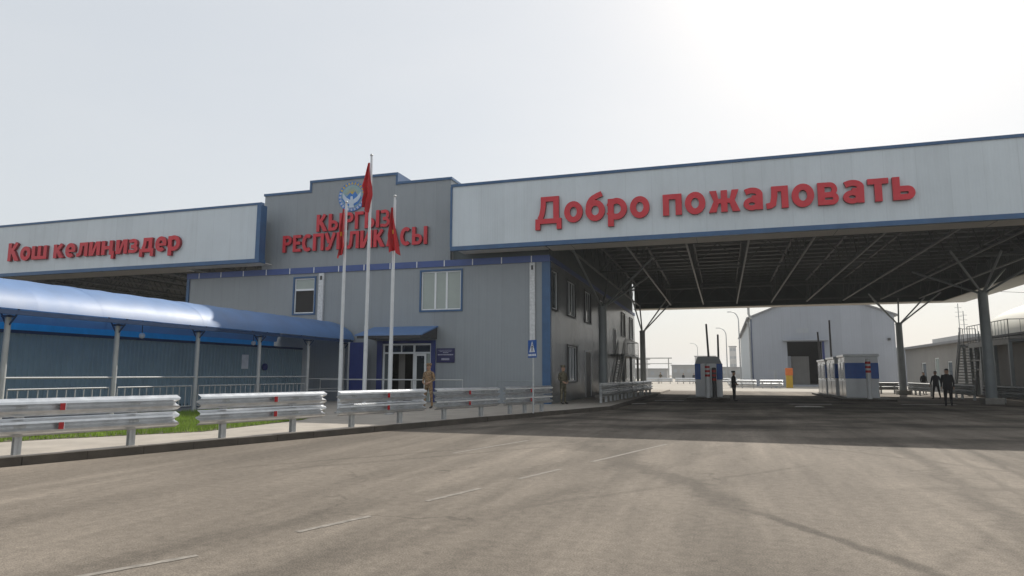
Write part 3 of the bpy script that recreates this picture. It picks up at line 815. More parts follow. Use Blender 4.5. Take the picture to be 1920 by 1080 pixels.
# lettering and emblem on the facade
FY = 29.2
sign('welcome_sign', 'large red raised letters reading Добро пожаловать on the white canopy fascia', (-8.0, FY, 8.3), [('Добро пожаловать', -8.05, 8.42, 15.55)], 1.27, 'red lettering on the front', gap=.10)
sign('greeting_sign', 'red raised letters reading Кош келиңиздер on the left white fascia', (-41.6, FY, 8.3), [('Кош келиңиздер', -41.75, 8.33, 13.2)], 1.12, 'red lettering on the front', gap=.085)
sign('republic_sign', 'red raised capitals reading КЫРГЫЗ РЕСПУБЛИКАСЫ on the grey stepped parapet', (-18.5, BY - .02, 8), [('КЫРГЫЗ', -20.68, 9.13, 4.42), ('РЕСПУБЛИКАСЫ', -22.78, 8.09, 8.65)], .93, 'red lettering on the front', gap=.09)

em = thing('emblem', 'round blue national emblem with a white bird, sun and mountains on the grey parapet', 'emblem', (-18.62, BY - .02, 10.95))
def disc(mb, r, y, m, cx=0, cz=0, n=40, a0=0, a1=360, y1=None):
    P = [(cx + r * math.cos(R(a0 + (a1 - a0) * i / n)), cz + r * math.sin(R(a0 + (a1 - a0) * i / n))) for i in range(n if a1 - a0 == 360 else n + 1)]
    mb.prism(P, y, y1 if y1 is not None else y + .03, m)
M['embblue'] = mat('emblem_blue', (0.03, 0.17, 0.50), 0.4)
M['embsky'] = mat('emblem_pale_blue', (0.24, 0.37, 0.40), 0.4)
M['embbird'] = mat('emblem_pale_bird', (0.50, 0.58, 0.68), 0.4)
M['embgold'] = mat('emblem_gold', (0.50, 0.36, 0.06), 0.4)
M['embviolet'] = mat('emblem_pale_violet', (0.42, 0.47, 0.62), 0.4)
v = MB(); disc(v, .82, -.06, M['embblue'], y1=-.005); v.build('disc', em)
v = MB()
for i in range(24):
    a = 360 * i / 24
    v.prism([(.66 * math.cos(R(a - 6)), .66 * math.sin(R(a - 6))), (.66 * math.cos(R(a + 6)), .66 * math.sin(R(a + 6))), (.79 * math.cos(R(a + 3)), .79 * math.sin(R(a + 3))), (.79 * math.cos(R(a - 3)), .79 * math.sin(R(a - 3)))], -.068, -.058, M['embviolet'] if -210 < a - 360 < -150 or 180 < a < 360 else M['embgold'])
v.build('border_pattern', em)
v = MB(); disc(v, .63, -.066, M['embsky'], y1=-.058); v.build('sky_field', em)
v = MB()
for i in range(9):
    a = 18 * i + 18
    v.prism([(.16 * math.cos(R(a - 7)), .08 + .16 * math.sin(R(a - 7))), (.16 * math.cos(R(a + 7)), .08 + .16 * math.sin(R(a + 7))), (.5 * math.cos(R(a)), .08 + .5 * math.sin(R(a)))], -.074, -.064, M['embgold'])
disc(v, .17, -.078, M['embgold'], cz=.08, a0=0, a1=180, y1=-.062)
v.build('sun_rays', em)
v = MB(); v.prism([(-.6, -.12), (-.42, .10), (-.3, .0), (-.1, .22), (.03, .1), (.2, .26), (.36, .02), (.46, .12), (.6, -.12), (.4, -.42), (0, -.6), (-.4, -.42)], -.084, -.063, M['embblue']); v.build('mountains', em)
v = MB(); v.prism([(-.08, -.2), (-.3, -.06), (-.56, .22), (-.52, -.1), (-.36, -.3), (-.12, -.42), (-.16, -.62), (.16, -.62), (.12, -.42), (.36, -.3), (.52, -.1), (.56, .22), (.3, -.06), (.08, -.2), (.06, .0), (-.06, .0)], -.095, -.07, M['embbird']); v.build('bird', em)

# ------------------------------------------------------------------ canopies
def fascia_board(mb, x0, x1, zb, zt, y=FY):
    mb.box(x0, x1, y, y + .14, zb, zt, M['board'])

def truss_y(mb, x, y0, y1, zb, zt, n):
    mb.beam((x, y0, zb), (x, y1, zb), .085, .085, M['chord']); mb.beam((x, y0, zt), (x, y1, zt), .12, .12, M['truss'])
    for i in range(n):
        a, b = y0 + (y1 - y0) * i / n, y0 + (y1 - y0) * (i + 1) / n
        mm = (a + b) / 2
        mb.beam((x, a, zb + .05), (x, mm, zt - .05), .05, .05, M['truss']); mb.beam((x, mm, zt - .05), (x, b, zb + .05), .05, .05, M['truss'])

def truss_x(mb, y, x0, x1, zb, zt, n):
    mb.beam((x0, y, zb), (x1, y, zb), .11, .11, M['truss']); mb.beam((x0, y, zt), (x1, y, zt), .11, .11, M['truss'])
    for i in range(n):
        a, b = x0 + (x1 - x0) * i / n, x0 + (x1 - x0) * (i + 1) / n
        mm = (a + b) / 2
        mb.beam((a, y, zb + .05), (mm, y, zt - .05), .06, .06, M['truss']); mb.beam((mm, y, zt - .05), (b, y, zb + .05), .06, .06, M['truss'])

CB, CT = 7.43, 10.72
YB = 62.6
can = thing('entry_canopy', 'huge white-fronted drive-through canopy on branching columns over the road', 'canopy', (3, 45, 0))
b = MB(); b.box(-12.3, 19.0, FY, FY + .14, CB + .2, CT - .13, M['board']); b.build('fascia_board', can, True)
for q in ((18.86, 19.0, FY + .14, YB), (-7.7, 18.86, YB - .14, YB), (-12.3, -12.16, FY + .14, BY - .1)):
    b = MB(); b.box(*q, CB + .2, CT - .13, M['board']); b.build('side_fascia', can, True)
b = MB(); b.box(18.84, 18.855, FY + .2, YB - .2, CB + .1, 9.94, M['deck']); b.box(-7.6, 18.83, YB - .17, YB - .155, CB + .1, 9.94, M['deck']); b.box(-7.6, 18.83, FY + .155, FY + .165, CB + .1, 9.94, M['deck']); b.build('fascia_shade_sheet', can, True)  # dark sheets added inside the fascias, painting the unlit shade under the roof
b = MB()
b.box(-12.36, 19.05, FY - .05, FY + .16, CB, CB + .2, M['bluetrim']); b.box(-12.36, 19.05, FY - .05, FY + .2, CT - .13, CT, M['bluetrim'])
b.box(-12.38, -12.28, FY - .045, FY + .15, CB + .2, CT - .13, M['bluetrim'])
b.box(18.84, 19.05, FY + .2, YB, CT - .13, CT, M['bluetrim']); b.box(18.84, 19.05, FY + .16, YB, CB + .02, CB + .2, M['soffit']); b.box(-7.7, 18.84, YB - .16, YB + .03, CB + .02, CB + .2, M['soffit'])
b.build('edge_trim', can, True)
b = MB()
b.box(-12.1, -7.76, FY + .17, BY - .1, CB + .03, CB + .08, M['soffit'])
b.box(-7.66, 17.2, FY + .17, BY + .25, CB + .03, CB + .08, M['soffit'])
b.box(17.2, 18.83, FY + .17, YB - .17, CB + .03, CB + .08, M['soffit']); b.box(-7.66, 17.2, YB - 1.3, YB - .17, CB + .03, CB + .08, M['soffit'])
x = -6.5
while x < 17: b.box(x - .006, x + .006, FY + .18, BY + .24, CB + .022, CB + .031, M['dark']); x += 5.6
b.build('soffit', can, True)
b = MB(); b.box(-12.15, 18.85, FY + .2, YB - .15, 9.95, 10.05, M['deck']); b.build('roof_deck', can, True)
b = MB(); b.box(-7.95, -7.87, BY + .3, YB - .2, 7.23, 9.94, M['deck']); b.box(-12.88, -7.95, BY + .3, BY + .38, 7.23, 9.94, M['deck']); b.build('infill_panel', can, True)
txs = [-7.1 + 2.82 * i for i in range(9)]
tr = None
for i, x in enumerate(txs):
    if tr is None:
        mb = MB(); truss_y(mb, 0, 30.9, 61.2, 7.75, 9.5, 12)
        tr = mb.build('truss', can); tr.location = (x - 3, -45, 0)
    else:
        c = tr.copy(); COL.objects.link(c); c.parent = can; c.location = (x - 3, -45, 0)
tr = None
for y in (31.2, 40.9, 50.6, 60.4):
    if tr is None:
        mb = MB(); truss_x(mb, 0, -7.1, 15.46, 7.9, 9.4, 8)
        tr = mb.build('cross_truss', can); tr.location = (-3, y - 45, 0)
    else:
        c = tr.copy(); COL.objects.link(c); c.parent = can; c.location = (-3, y - 45, 0)
tr = None
for i in range(20):
    if tr is None:
        mb = MB(); mb.beam((-7.6, 0, 9.78), (18.6, 0, 9.78), .09, .2, M['truss']); tr = mb.build('purlin', can); tr.location = (-3, 30.4 + 1.6 * i - 45, 0)
    else:
        c = tr.copy(); COL.objects.link(c); c.parent = can; c.location = (-3, 30.4 + 1.6 * i - 45, 0)
def column(x, y, top, sx):
    c = MB(); c.tube([(0, 0, .0), (0, 0, top)], [.27, .235], M['column'], 16)
    o = c.build('column', can); o.location = (x - 3, y - 45, 0)
    p = MB(); p.box(-.45, .45, -.45, .45, 0, .34, M['concrete']); q = p.build('plinth', o, bevel=.03)
    cp = MB(); cp.tube([(0, 0, top - .02), (0, 0, top + .12)], [.29, .2], M['column'], 16); cp.build('column_cap', o)
    for dx, dy in sx:
        s = MB(); s.tube([(dx * .05, dy * .05, top + .02), (dx, dy, 7.78)], .06, M['column'], 8); s.build('strut', o)
D4 = ((-2.4, -3.6), (2.4, -3.6), (-2.4, 3.6), (2.4, 3.6))
column(-6.75, 39.3, 5.55, ((-.2, -7.4), (3.4, -3.6), (-.3, 4.2), (2.4, 3.6)))
column(-6.75, 60.0, 5.3, ((-.3, -4.2), (2.4, -3.2), (2.4, .6), (-.3, 1.0)))
column(13.65, 42.0, 6.0, D4 + ((0.0, -3.0),))
column(13.6, 60.2, 5.6, ((-2.6, -3.0), (-1.6, .9), (0.3, .9), (2.2, .9), (2.4, -2.6)))

can2 = thing('exit_canopy', 'white-fronted canopy left of the stepped parapet, partly behind the blue walkway', 'canopy', (-38, 45, 0))
b = MB(); b.box(-95, -23.42, FY, FY + .14, CB + .18, CT - .16, M['board']); b.build('fascia_board', can2, True)
b = MB()
b.box(-95, -23.36, FY - .05, FY + .16, CB - .02, CB + .18, M['bluetrim']); b.box(-95, -23.36, FY - .05, FY + .2, CT - .16, CT - .04, M['bluetrim'])
b.box(-23.62, -23.36, FY - .06, FY - .004, CB + .18, CT - .16, M['bluetrim']); b.box(-23.42, -23.38, FY, FY + .45, CB + .18, CT - .16, M['bluetrim']); b.box(-23.40, -23.36, FY + .16, FY + .5, CB - .02, CB + .18, M['bluetrim'])
b.build('edge_trim', can2, True)
b = MB(); b.box(-95, -29.4, FY + .17, BY + .6, CB + .01, CB + .06, M['soffit']); b.box(-29.4, -23.46, FY + .17, BY - .1, CB + .01, CB + .06, M['soffit']); b.build('soffit', can2, True)
b = MB(); b.box(-95, -24.3, FY + .2, YB, 9.95, 10.05, M['deck']); b.build('roof_deck', can2, True)
b = MB(); b.box(-95, -29.4, YB - .15, YB, 5.0, 9.9, M['deck']); b.build('back_fascia', can2, True)
tr = None
for i in range(20):
    if tr is None:
        mb = MB(); truss_y(mb, 0, 31.2, 61.2, 7.75, 9.5, 12); tr = mb.build('truss', can2); tr.location = (-30.5 + 38, -45, 0)
    else:
        c = tr.copy(); COL.objects.link(c); c.parent = can2; c.location = (-30.5 - 2.8 * i + 38, -45, 0)
for x, y in ((-33, 40), (-33, 59), (-52, 40), (-52, 59)):
    c = MB(); c.tube([(x, y, 0), (x, y, 7.7)], [.27, .235], M['column'], 14); c.build('column', can2, True)

# ------------------------------------------------------------------ blue covered walkway
wk = thing('covered_walkway', 'long open walkway with curved blue plastic roof leading to the entrance', 'walkway', (-18.6, 18, .15))
PX = -18.6
posts = [13.12 + 3.475 * i for i in range(-3, 5)] + [30.1]
r = MB()
y0 = 1.0; nseg = 14; L = (30.35 - y0) / nseg
for i in range(nseg):
    a, b_ = y0 + L * i, y0 + L * (i + 1) + .05
    dz = .006 * (i % 2)
    pts = []
    for k in range(17):
        t = R(2 + 178 * k / 16)
        pts.append((-20.55 + 2.38 * math.cos(t), 3.22 + dz + 1.10 * math.sin(t)))
    vs = [(x, y, z + (.015 * math.sin(y * 5.1 + x * 3) if 0 < k < 16 else 0)) for j in range(5) for y in [a + (b_ - a) * j / 4] for k, (x, z) in enumerate(pts)]
    r.add(vs, [(j * 17 + k, j * 17 + k + 1, (j + 1) * 17 + k + 1, (j + 1) * 17 + k) for j in range(4) for k in range(16)], M['roofblue'], True)
r.build('roof_sheet', wk, True)
b = MB(); b.box(-18.27, -18.17, y0, 30.3, 3.11, 3.23, M['beamblue']); b.build('eave_beam', wk, True)
ribp = None
for y in posts:
    b = MB()
    pts = [(-20.55 + 2.33 * math.cos(R(4 + 146 * k / 12)), y, 3.17 + 1.07 * math.sin(R(4 + 146 * k / 12))) for k in range(13)]
    b.tube(pts, .03, M['beamblue'], 6)
    b.tube([(PX, y, 2.75), (PX - .75, y, 3.85)], .025, M['beamblue'], 6); b.tube([(PX, y, 2.78), (PX + .3, y, 3.1)], .025, M['beamblue'], 6)
    b.build('roof_rib', wk, True)
for y in posts:
    b = MB(); b.tube([(PX, y, .15), (PX, y, 3.12)], .075, M['walkpost'], 12); b.box(PX - .13, PX + .13, y - .13, y + .13, .15, .17, M['walkpost']); b.box(PX - .12, PX + .12, y - .12, y + .12, 3.05, 3.1, M['beamblue']); b.build('post', wk, True)
b = MB(); b.box(-22.96, -22.945, y0, 30.2, 2.78, 3.24, M['skirt']); b.build('rear_skirt', wk, True)
# corrugated rear wall
b = MB(); vs, fs = [], []
y = y0; k = 0
prof = ((0, 0), (.07, 0), (.095, .035), (.165, .035), (.19, 0))
while y < 30.2:
    for dy, dx in prof[:-1]: vs.append((-21.2 + dx, y + dy, .16)); vs.append((-21.2 + dx, y + dy, 2.78))
    y += .19
b.add(vs, [(2 * i, 2 * i + 2, 2 * i + 3, 2 * i + 1) for i in range(len(vs) // 2 - 1)], M['corr'])
b.box(-21.24, -21.2, y0, 30.2, .1, .3, M['beamblue'])
b.build('rear_wall', wk, True)
b = MB(); b.box(-21.24, -21.12, y0, 30.2, 2.78, 2.88, M['beamblue']); b.build('wall_head', wk, True)
for a, c in zip(posts[1:], posts[2:]):
    if a > 24: 
        b = MB(); b.tube([(PX, a + .07, 1.3), (PX, c - .07, 1.3)], .022, M['walkpost'], 8); b.tube([(PX, a + .07, .8), (PX, c - .07, .8)], .022, M['walkpost'], 8); b.build('railing', wk, True); continue
    b = MB(); b.tube([(PX, a + .07, 1.40), (PX, c - .07, 1.40)], .03, M['walkpost'], 8)
    b.tube([(PX, a + .16, 1.08), (PX, c - .16, 1.08)], .025, M['walkpost'], 8); b.tube([(PX, a + .16, .36), (PX, c - .16, .36)], .02, M['walkpost'], 8)
    n = 11
    for i in range(n + 1):
        yy = a + .16 + (c - a - .32) * i / n
        b.box(PX - .012, PX + .012, yy - .012, yy + .012, .36, 1.07, M['walkpost'])
    b.build('railing', wk, True)
for y in (18.5, 24.4):
    b = MB(); b.tube([(-19.6, y, 2.95), (-19.6, y, 3.7)], .015, M['dark'], 6); b.sphere((-19.6, y, 2.86), .10, M['upvc'], 14, 10); b.build('globe_lamp', wk, True)
nb = MB(); nb.box(-21.16, -21.15, 25.6, 26.05, 1.75, 2.4, M['signwhite']); nb.build('notice_sheet')
nbo = bpy.data.objects['notice_sheet']; tag(nbo, 'pale paper notice stuck to the blue-grey walkway wall', 'notice')
nb = MB(); nb.tube([(-21.165, 27.2, 1.85), (-21.08, 27.2, 1.85)], .17, M['navy'], 16); tag(nb.build('wall_vent'), 'small round dark vent cover on the walkway wall right of the paper notice', 'vent')

# railing in front of the entrance
rl = thing('entrance_railing', 'thin pale tube railing in front of the glazed entrance, behind the guardrails', 'railing', (-15, 26.6, .15))
b = MB(); b.tube([(-17.6, 26.6, .15), (-17.6, 26.6, 1.28), (-10.6, 26.6, 1.28), (-10.6, 26.6, .15)], .028, M['walkpost'], 8); b.build('hand_rail', rl, True)
b = MB(); b.tube([(-17.57, 26.6, .75), (-10.63, 26.6, .75)], .02, M['walkpost'], 8); b.build('middle_rail', rl, True)
for x in (-15.3, -13.0):
    b = MB(); b.tube([(x, 26.6, .15), (x, 26.6, 1.26)], .024, M['walkpost'], 8); b.build('post', rl, True)
rl2 = thing('tube_railing', 'short grey tube railing against the grey wall by the building corner', 'railing', (-8.8, 29.2, .15))
b = MB(); b.tube([(-10.0, 29.4, .15), (-10.0, 29.4, 1.22), (-8.2, 29.4, 1.22), (-8.2, 29.4, .15)], .026, M['column'], 8); b.build('hand_rail', rl2, True)

# ------------------------------------------------------------------ guardrails
def wprof():
    return [(0.0, 0.0), (.008, .02), (.098, .058), (.104, .098), (.008, .140), (.0, .156), (.008, .172), (.104, .214), (.098, .254), (.008, .292), (0.0, .312)]
def guardrail(L, posts_, label, loc, rz, refl=(.5,), group='double-beam guardrails', posth=1.0, zm=None):
    zm = zm or M['zinc']
    """runs along local +Y from 0 to L; faces local +X"""
    root = thing('guardrail', label, 'guardrail', loc, rz, group)
    pr = wprof()
    for zb in (.31, .645):
        b = MB(); vs = []
        n = 10
        ys = [0, .02, .10, .2] + [L * i / n for i in range(1, n)] + [L - .2, L - .10, L - .02, L]
        ys = sorted(set(round(q, 3) for q in ys))
        for y in ys:
            e = min(y, L - y)
            for (x, z) in pr:
                vs.append((.075 + x + .004 * math.sin(y * 2.3 + zb * 9), y + (.03 * math.sin(z / .312 * math.pi * 3) if e < .005 else 0), zb + z))
        m = len(pr)
        b.add(vs, [(j * m + i, (j + 1) * m + i, (j + 1) * m + i + 1, j * m + i + 1) for j in range(len(ys) - 1) for i in range(m - 1)], zm)
        vs2 = [(x - .004, y, z) for x, y, z in vs]
        b.add(vs2, [(j * m + i + 1, (j + 1) * m + i + 1, (j + 1) * m + i, j * m + i) for j in range(len(ys) - 1) for i in range(m - 1)], zm)
        bo = b.build('beam', root)
        bt = MB()
        for py in posts_:
            bt.tube([(.075, py, zb + .156), (.10, py, zb + .156)], .022, M['zincpost'], 8)
        for py in (.12, L - .12):
            for z in (.10, .212): bt.tube([(.15, py, zb + z), (.168, py, zb + z)], .014, M['zincpost'], 6)
        bt.build('bolt', bo)
    for py in posts_:
        p = MB(); p.box(-.06, .06, py - .005, py + .005, -.0, posth - .04, M['zincpost']); p.box(-.06, -.05, py - .055, py + .055, 0, posth - .042, M['zincpost']); p.box(.05, .06, py - .055, py + .055, 0, posth - .042, M['zincpost'])
        p.build('post', root)
        s = MB()
        for zb in (.34, .675): s.box(.061, .085, py - .09, py + .09, zb, zb + .25, M['zincpost'])
        s.build('spacer', root)
    for f in refl:
        for zb in (.31, .645):
            q = MB(); q.box(.085, .16, L * f - .008, L * f + .008, zb + .10, zb + .212, M['zincpost']); q.box(.17, .19, L * f - .04, L * f + .04, zb + .095, zb + .217, M['reflect']); q.box(.171, .189, L * f + .0405, L * f + .052, zb + .097, zb + .215, M['signwhite']); q.build('reflector', root)
    return root
ang = -math.atan(.312)     # kerb heading, local +Y turned towards +X
def on_kerb(y): return (kerb_x(y) - .42 - .0, y, .146)
kf = math.hypot(1, .312)
for ya, yb_, pp, rf, lab in ((4.6, 11.17, (5.2, 6.9, 8.57, 10.38), (.47 + .22,), 'nearest silver double-beam guardrail on the kerb, cut by the left picture edge'),
                         (11.6, 14.77, (12.22, 13.97), (.56,), 'silver double-beam guardrail on the kerb, second from the left edge'),
                         (15.2, 18.33, (15.74, 17.45), (.53,), 'silver double-beam guardrail on the kerb in front of the three flagpoles'),
                         (18.77, 21.87, (19.3, 21.1), (.50,), 'silver double-beam guardrail on the kerb, directly right of the soldier in tan'),
                         (22.22, 25.2, (22.7, 23.6, 24.7), (.52,), 'silver double-beam guardrail on the kerb beside the crossing sign')):
    guardrail((yb_ - ya) * kf, [(q - ya) * kf for q in pp], lab, on_kerb(ya), ang, rf)
# rail at the foot of the building side wall
a = Vector((-5.75, 32.2)); b_ = Vector((-5.05, 49.6)); dv = b_ - a; az = -math.atan2(dv.x, dv.y)
for i, lab in enumerate(('weathered guardrail under the canopy edge, nearest of the row beside the side wall', 'weathered guardrail under the canopy, second of the row beside the side wall', 'weathered guardrail under the canopy, third of the row beside the side wall', 'weathered guardrail under the canopy, farthest of the row beside the side wall')):
    p = a + dv * (i / 4)
    guardrail(dv.length / 4 - .25, (.4, 1.6, 2.8, 3.9) if i < 2 else (.4, 2.0, 3.8), lab, (p.x, p.y, .146), az, (), 'guardrails under the canopy')
# right side rails, facing the road (-X)
for (x0, y0_, x1, y1_, lab) in ((14.4, 55.4, 14.4, 61.6, 'weathered guardrail under the canopy right of the far column'), (14.7, 47.6, 14.7, 53.0, 'weathered guardrail in front of the grey steel staircase'),
                               (14.9, 40.4, 14.9, 46.8, 'weathered guardrail at the right picture edge behind the thick column')):
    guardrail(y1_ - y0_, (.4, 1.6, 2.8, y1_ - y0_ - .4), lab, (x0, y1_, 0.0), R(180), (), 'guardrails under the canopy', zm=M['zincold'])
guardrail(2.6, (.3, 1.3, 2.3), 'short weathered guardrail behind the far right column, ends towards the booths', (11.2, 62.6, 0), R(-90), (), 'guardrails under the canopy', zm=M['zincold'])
guardrail(3.0, (.3, 1.5, 2.7), 'pale guardrail in the sunlit yard left of the warehouse corner', (.5, 80, 0), R(-90), (), 'guardrails in the yard')
guardrail(2.4, (.3, 1.2, 2.1), 'pale guardrail in the sunlit yard in front of the warehouse gable', (3.9, 80.5, 0), R(-90), (), 'guardrails in the yard')
for i in range(3):
    guardrail(4.6, (.4, 2.3, 4.2), ('pale guardrail far across the yard behind the far left column', 'pale guardrail far across the yard, middle of three', 'pale guardrail far across the yard, nearest the hazy blocks')[i], (-12.5 + 5 * i, 112, 0), R(-90), (), 'guardrails in the yard')

# ------------------------------------------------------------------ flagpoles and flags
def flagpole(x, y, h, label):
    root = thing('flagpole', label, 'flagpole', (x, y, .15), 0, 'white flagpoles by the guardrail')
    p = MB(); p.tube([(0, 0, 0), (0, 0, h * .33)], [.075, .07], M['polewhite'], 14); p.tube([(0, 0, h * .33), (0, 0, h * .66)], [.062, .056], M['polewhite'], 14); p.tube([(0, 0, h * .66), (0, 0, h)], [.048, .036], M['polewhite'], 14); p.build('pole', root)
    p = MB(); p.tube([(0, 0, 0), (0, 0, .05)], .16, M['zincpost'], 14); p.build('base_plate', root)
    p = MB(); p.sphere((0, 0, h + .04), .055, M['zincpost'], 12, 8); p.build('finial', root)
    p = MB(); p.tube([(.07, -.03, h - .1), (.085, -.03, 1.2)], .006, M['signwhite'], 5); p.build('halyard', root)
    return root
def flag(x, y, ztop, drop, shape, label, seed):
    """limp cloth: rows of (half-width left, half-width right) along the drop, with folds"""
    rnd = random.Random(seed)
    mb = MB(); n, m = 22, 18; vs = []
    ph = rnd.uniform(0, 6)
    for i in range(n + 1):
        t = i / n
        k = t * (len(shape) - 1); j = min(int(k), len(shape) - 2); f = k - j
        a = shape[j][0] * (1 - f) + shape[j + 1][0] * f; b = shape[j][1] * (1 - f) + shape[j + 1][1] * f
        for q in range(m + 1):
            s = q / m
            xx = a + (b - a) * s
            yy = .10 * math.sin(s * 9 + ph + t * 1.5) * (.3 + t) - .06
            zz = -drop * t - .10 * math.sin(s * 5 + ph) * t * t
            vs.append((xx, yy, zz))
    mb.add(vs, [(i * (m + 1) + q, (i + 1) * (m + 1) + q, (i + 1) * (m + 1) + q + 1, i * (m + 1) + q + 1) for i in range(n) for q in range(m)], M['flag'], True)
    # glimpse of the folded yellow sun
    for i in range(11, 13):
        for q in range(m // 2 - 2, m // 2):
            mb.m[i * m + q] = mb.mi(M['yellow'])
    o = mb.build('flag'); o.location = (x, y, ztop)
    return tag(o, label, 'flag', 'limp red flags')
for (x, h, nm) in ((-13.08, 7.65, 'shorter white flagpole, left of the three'), (-12.09, 9.35, 'tallest white flagpole, in the middle of the three'), (-11.09, 7.72, 'shorter white flagpole, right of the three')):
    flagpole(x, 21.0, h, nm)
flag(-13.08, 20.9, 7.55, 1.75, ((-.04, .03), (-.08, .03), (-.15, .03), (-.17, .06), (-.10, .08), (-.17, .04)), 'limp red flag at the shorter left flagpole, in front of the red capitals', 3)
flag(-12.09, 20.9, 9.2, 1.75, ((-.03, .04), (-.09, .03), (-.14, .06), (-.22, .12), (-.13, .14), (-.19, .05), (-.17, .0)), 'limp red flag high on the tallest middle flagpole beside the emblem', 5)
flag(-11.09, 20.9, 7.45, 1.65, ((-.05, .04), (-.08, .06), (-.10, .13), (-.14, .20), (-.08, .27), (-.03, .33)), 'limp red flag spreading right at the shorter right flagpole', 9)

# ------------------------------------------------------------------ pedestrian crossing sign
sg = thing('crossing_sign', 'blue pedestrian crossing sign on a thin grey post behind the guardrail', 'road sign', (-6.55, 23.3, .15), R(-44))
b = MB(); b.tube([(0, 0, 0), (0, 0, 2.62)], .03, M['zincpost'], 10); b.build('post', sg)
b = MB(); b.box(-.30, .30, -.045, -.032, 1.98, 2.62, M['signblue']); b.build('plate', sg)
b = MB()
b.prism([(0, 2.58), (.2, 2.18), (-.2, 2.18)], -.05, -.046, M['signwhite'])
for x in (-.22, -.11, 0, .11, .22): b.prism([(x - .035, 2.12), (x + .035, 2.12), (x + .045, 2.04), (x - .045, 2.04)], -.05, -.046, M['signwhite'])
b.build('white_triangle', sg)
b = MB()
def q2(*p): b.prism(p, -.055, -.0505, M['dark'])
b.prism([(.012 + .026 * math.cos(R(30 * i)), 2.465 + .026 * math.sin(R(30 * i))) for i in range(12)], -.055, -.0505, M['dark'])
q2((-.015, 2.43), (.03, 2.43), (.025, 2.32), (-.02, 2.32)); q2((-.02, 2.325), (.01, 2.325), (-.05, 2.2), (-.08, 2.2)); q2((.0, 2.325), (.03, 2.325), (.085, 2.2), (.055, 2.2)); q2((-.015, 2.42), (-.005, 2.40), (-.07, 2.33), (-.08, 2.345)); q2((.025, 2.42), (.02, 2.395), (.075, 2.33), (.09, 2.35))
b.build('walking_figure', sg)

# ------------------------------------------------------------------ booths
isl = slab('booth_island', [(6.7, 44.0), (9.6, 44.0), (9.6, 58.4), (6.7, 58.4)], .13, M['concrete'], M['kerb'])
isl2 = slab('booth_island', [(-2.2, 42.6), (.35, 42.6), (.35, 49.0), (-2.2, 49.0)], .12, M['concrete'], M['kerb'])
def booth(loc, w, d, h, label, style, rz=0):
    root = thing('control_booth', label, 'booth', loc, rz, 'white and blue control booths')
    b = MB(); z0 = 0
    if style == 'cham':
        c = .18
        b.box(0, w, 0, d, 0, h - .45, M['boothwhite']); b.prism([(0, h - .45), (w, h - .45), (w - c, h), (c, h)], 0, d, M['boothgrey'])
    else:
        b.box(0, w, 0, d, z0, h - .16, M['boothwhite'])
    b.build('body', root, bevel=.03)
    if style != 'cham':
        b = MB(); b.box(-.07, w + .07, -.07, d + .07, h - .16, h, M['boothwhite']); b.build('roof', root, bevel=.03)
        b = MB(); b.box(-.012, w + .012, -.012, d * .06, 1.18, 2.15, M['boothblue']); b.build('blue_band', root); b = MB(); b.box(w + .0, w + .012, d * .06, d, 1.18, 2.15, M['boothblue']); b.build('side_band', root)
        for k in (0.10, .55):
            a, e = d * k + .12, d * (k + .38)
            wn_ = MB(); wn_.box(-.035, .0, a, e, 1.1, 2.2, M['zinc']); wo = wn_.build('window', root)
            g_ = MB(); g_.box(-.042, -.0355, a + .07, e - .07, 1.17, 2.13, M['darkglass']); g_.build('pane', wo)
        dd = MB(); dd.box(-.012, -.002, d * .5 - .02, d * .5 + .02, .1, h - .2, M['dark']); dd.box(-.02, -.002, .02, d - .02, 1.02, 1.06, M['zinc']); dd.build('side_seam', root)
    else:
        b = MB(); b.box(-.012, .34, -.012, .05, 1.10, 2.1, M['boothblue']); b.box(-.012, -.001, .05, d * .5, 1.1, 2.1, M['boothblue']); b.build('blue_panel', root)
        b = MB(); b.box(w - .34, w + .012, -.012, .05, 1.10, 2.1, M['boothblue']); b.build('blue_panel', root)
        b = MB(); b.box(.42, w - .42, -.02, -.003, .12, 2.12, M['boothwhite']); dr = b.build('door', root)
        g_ = MB(); g_.box(.75, w - .75, -.026, -.021, 1.2, 1.95, M['darkglass']); g_.build('pane', dr)
        for sx_ in (-.03, w + .005):
            wn_ = MB(); wn_.box(sx_, sx_ + .025, d * .55, d * .92, 1.15, 2.1, M['darkglass']); wn_.build('window', root)
    return root
booth((-1.72, 44.5, .12), 1.66, 2.5, 2.55, 'single grey control booth with slanted top edges and blue corner panels', 'cham')
booth((7.25, 46.0, .13), 1.86, 2.5, 2.68, 'white control booth with a broad blue stripe, frontmost of the right-hand row', 'flat')
booth((7.15, 49.3, .13), 1.7, 3.5, 2.62, 'white control booth behind the front one, middle of the right-hand row', 'flat')
booth((7.1, 53.3, .13), 1.7, 3.9, 2.55, 'rearmost white control booth of the right-hand row', 'flat')
def bollard(loc, h, label, m=M['white'], r=.14):
    root = thing('striped_bollard', label, 'bollard', loc, 0, 'striped bollards before the booths')
    b = MB(); b.tube([(0, 0, 0), (0, 0, h)], r, m, 16); b.build('post', root)
    b = MB()
    for k in range(3): b.tube([(0, 0, h - .10 - .26 * k - .14), (0, 0, h - .10 - .26 * k)], r + .008, M['bolred'], 16)
    b.build('red_stripes', root)
    b = MB(); b.tube([(0, 0, h), (0, 0, h + .05)], [r + .01, r * .6], m, 16); b.build('cap', root)
bollard((-.93, 43.1, .12), 2.05, 'tall white bollard with red stripes before the grey booth')
bollard((8.25, 44.4, .13), 2.3, 'tall white bollard with red stripes before the front white booth')
bollard((-.55, 43.6, .12), 1.8, 'shorter dark bollard with red stripes right beside the white bollard', M['dark'], .13)
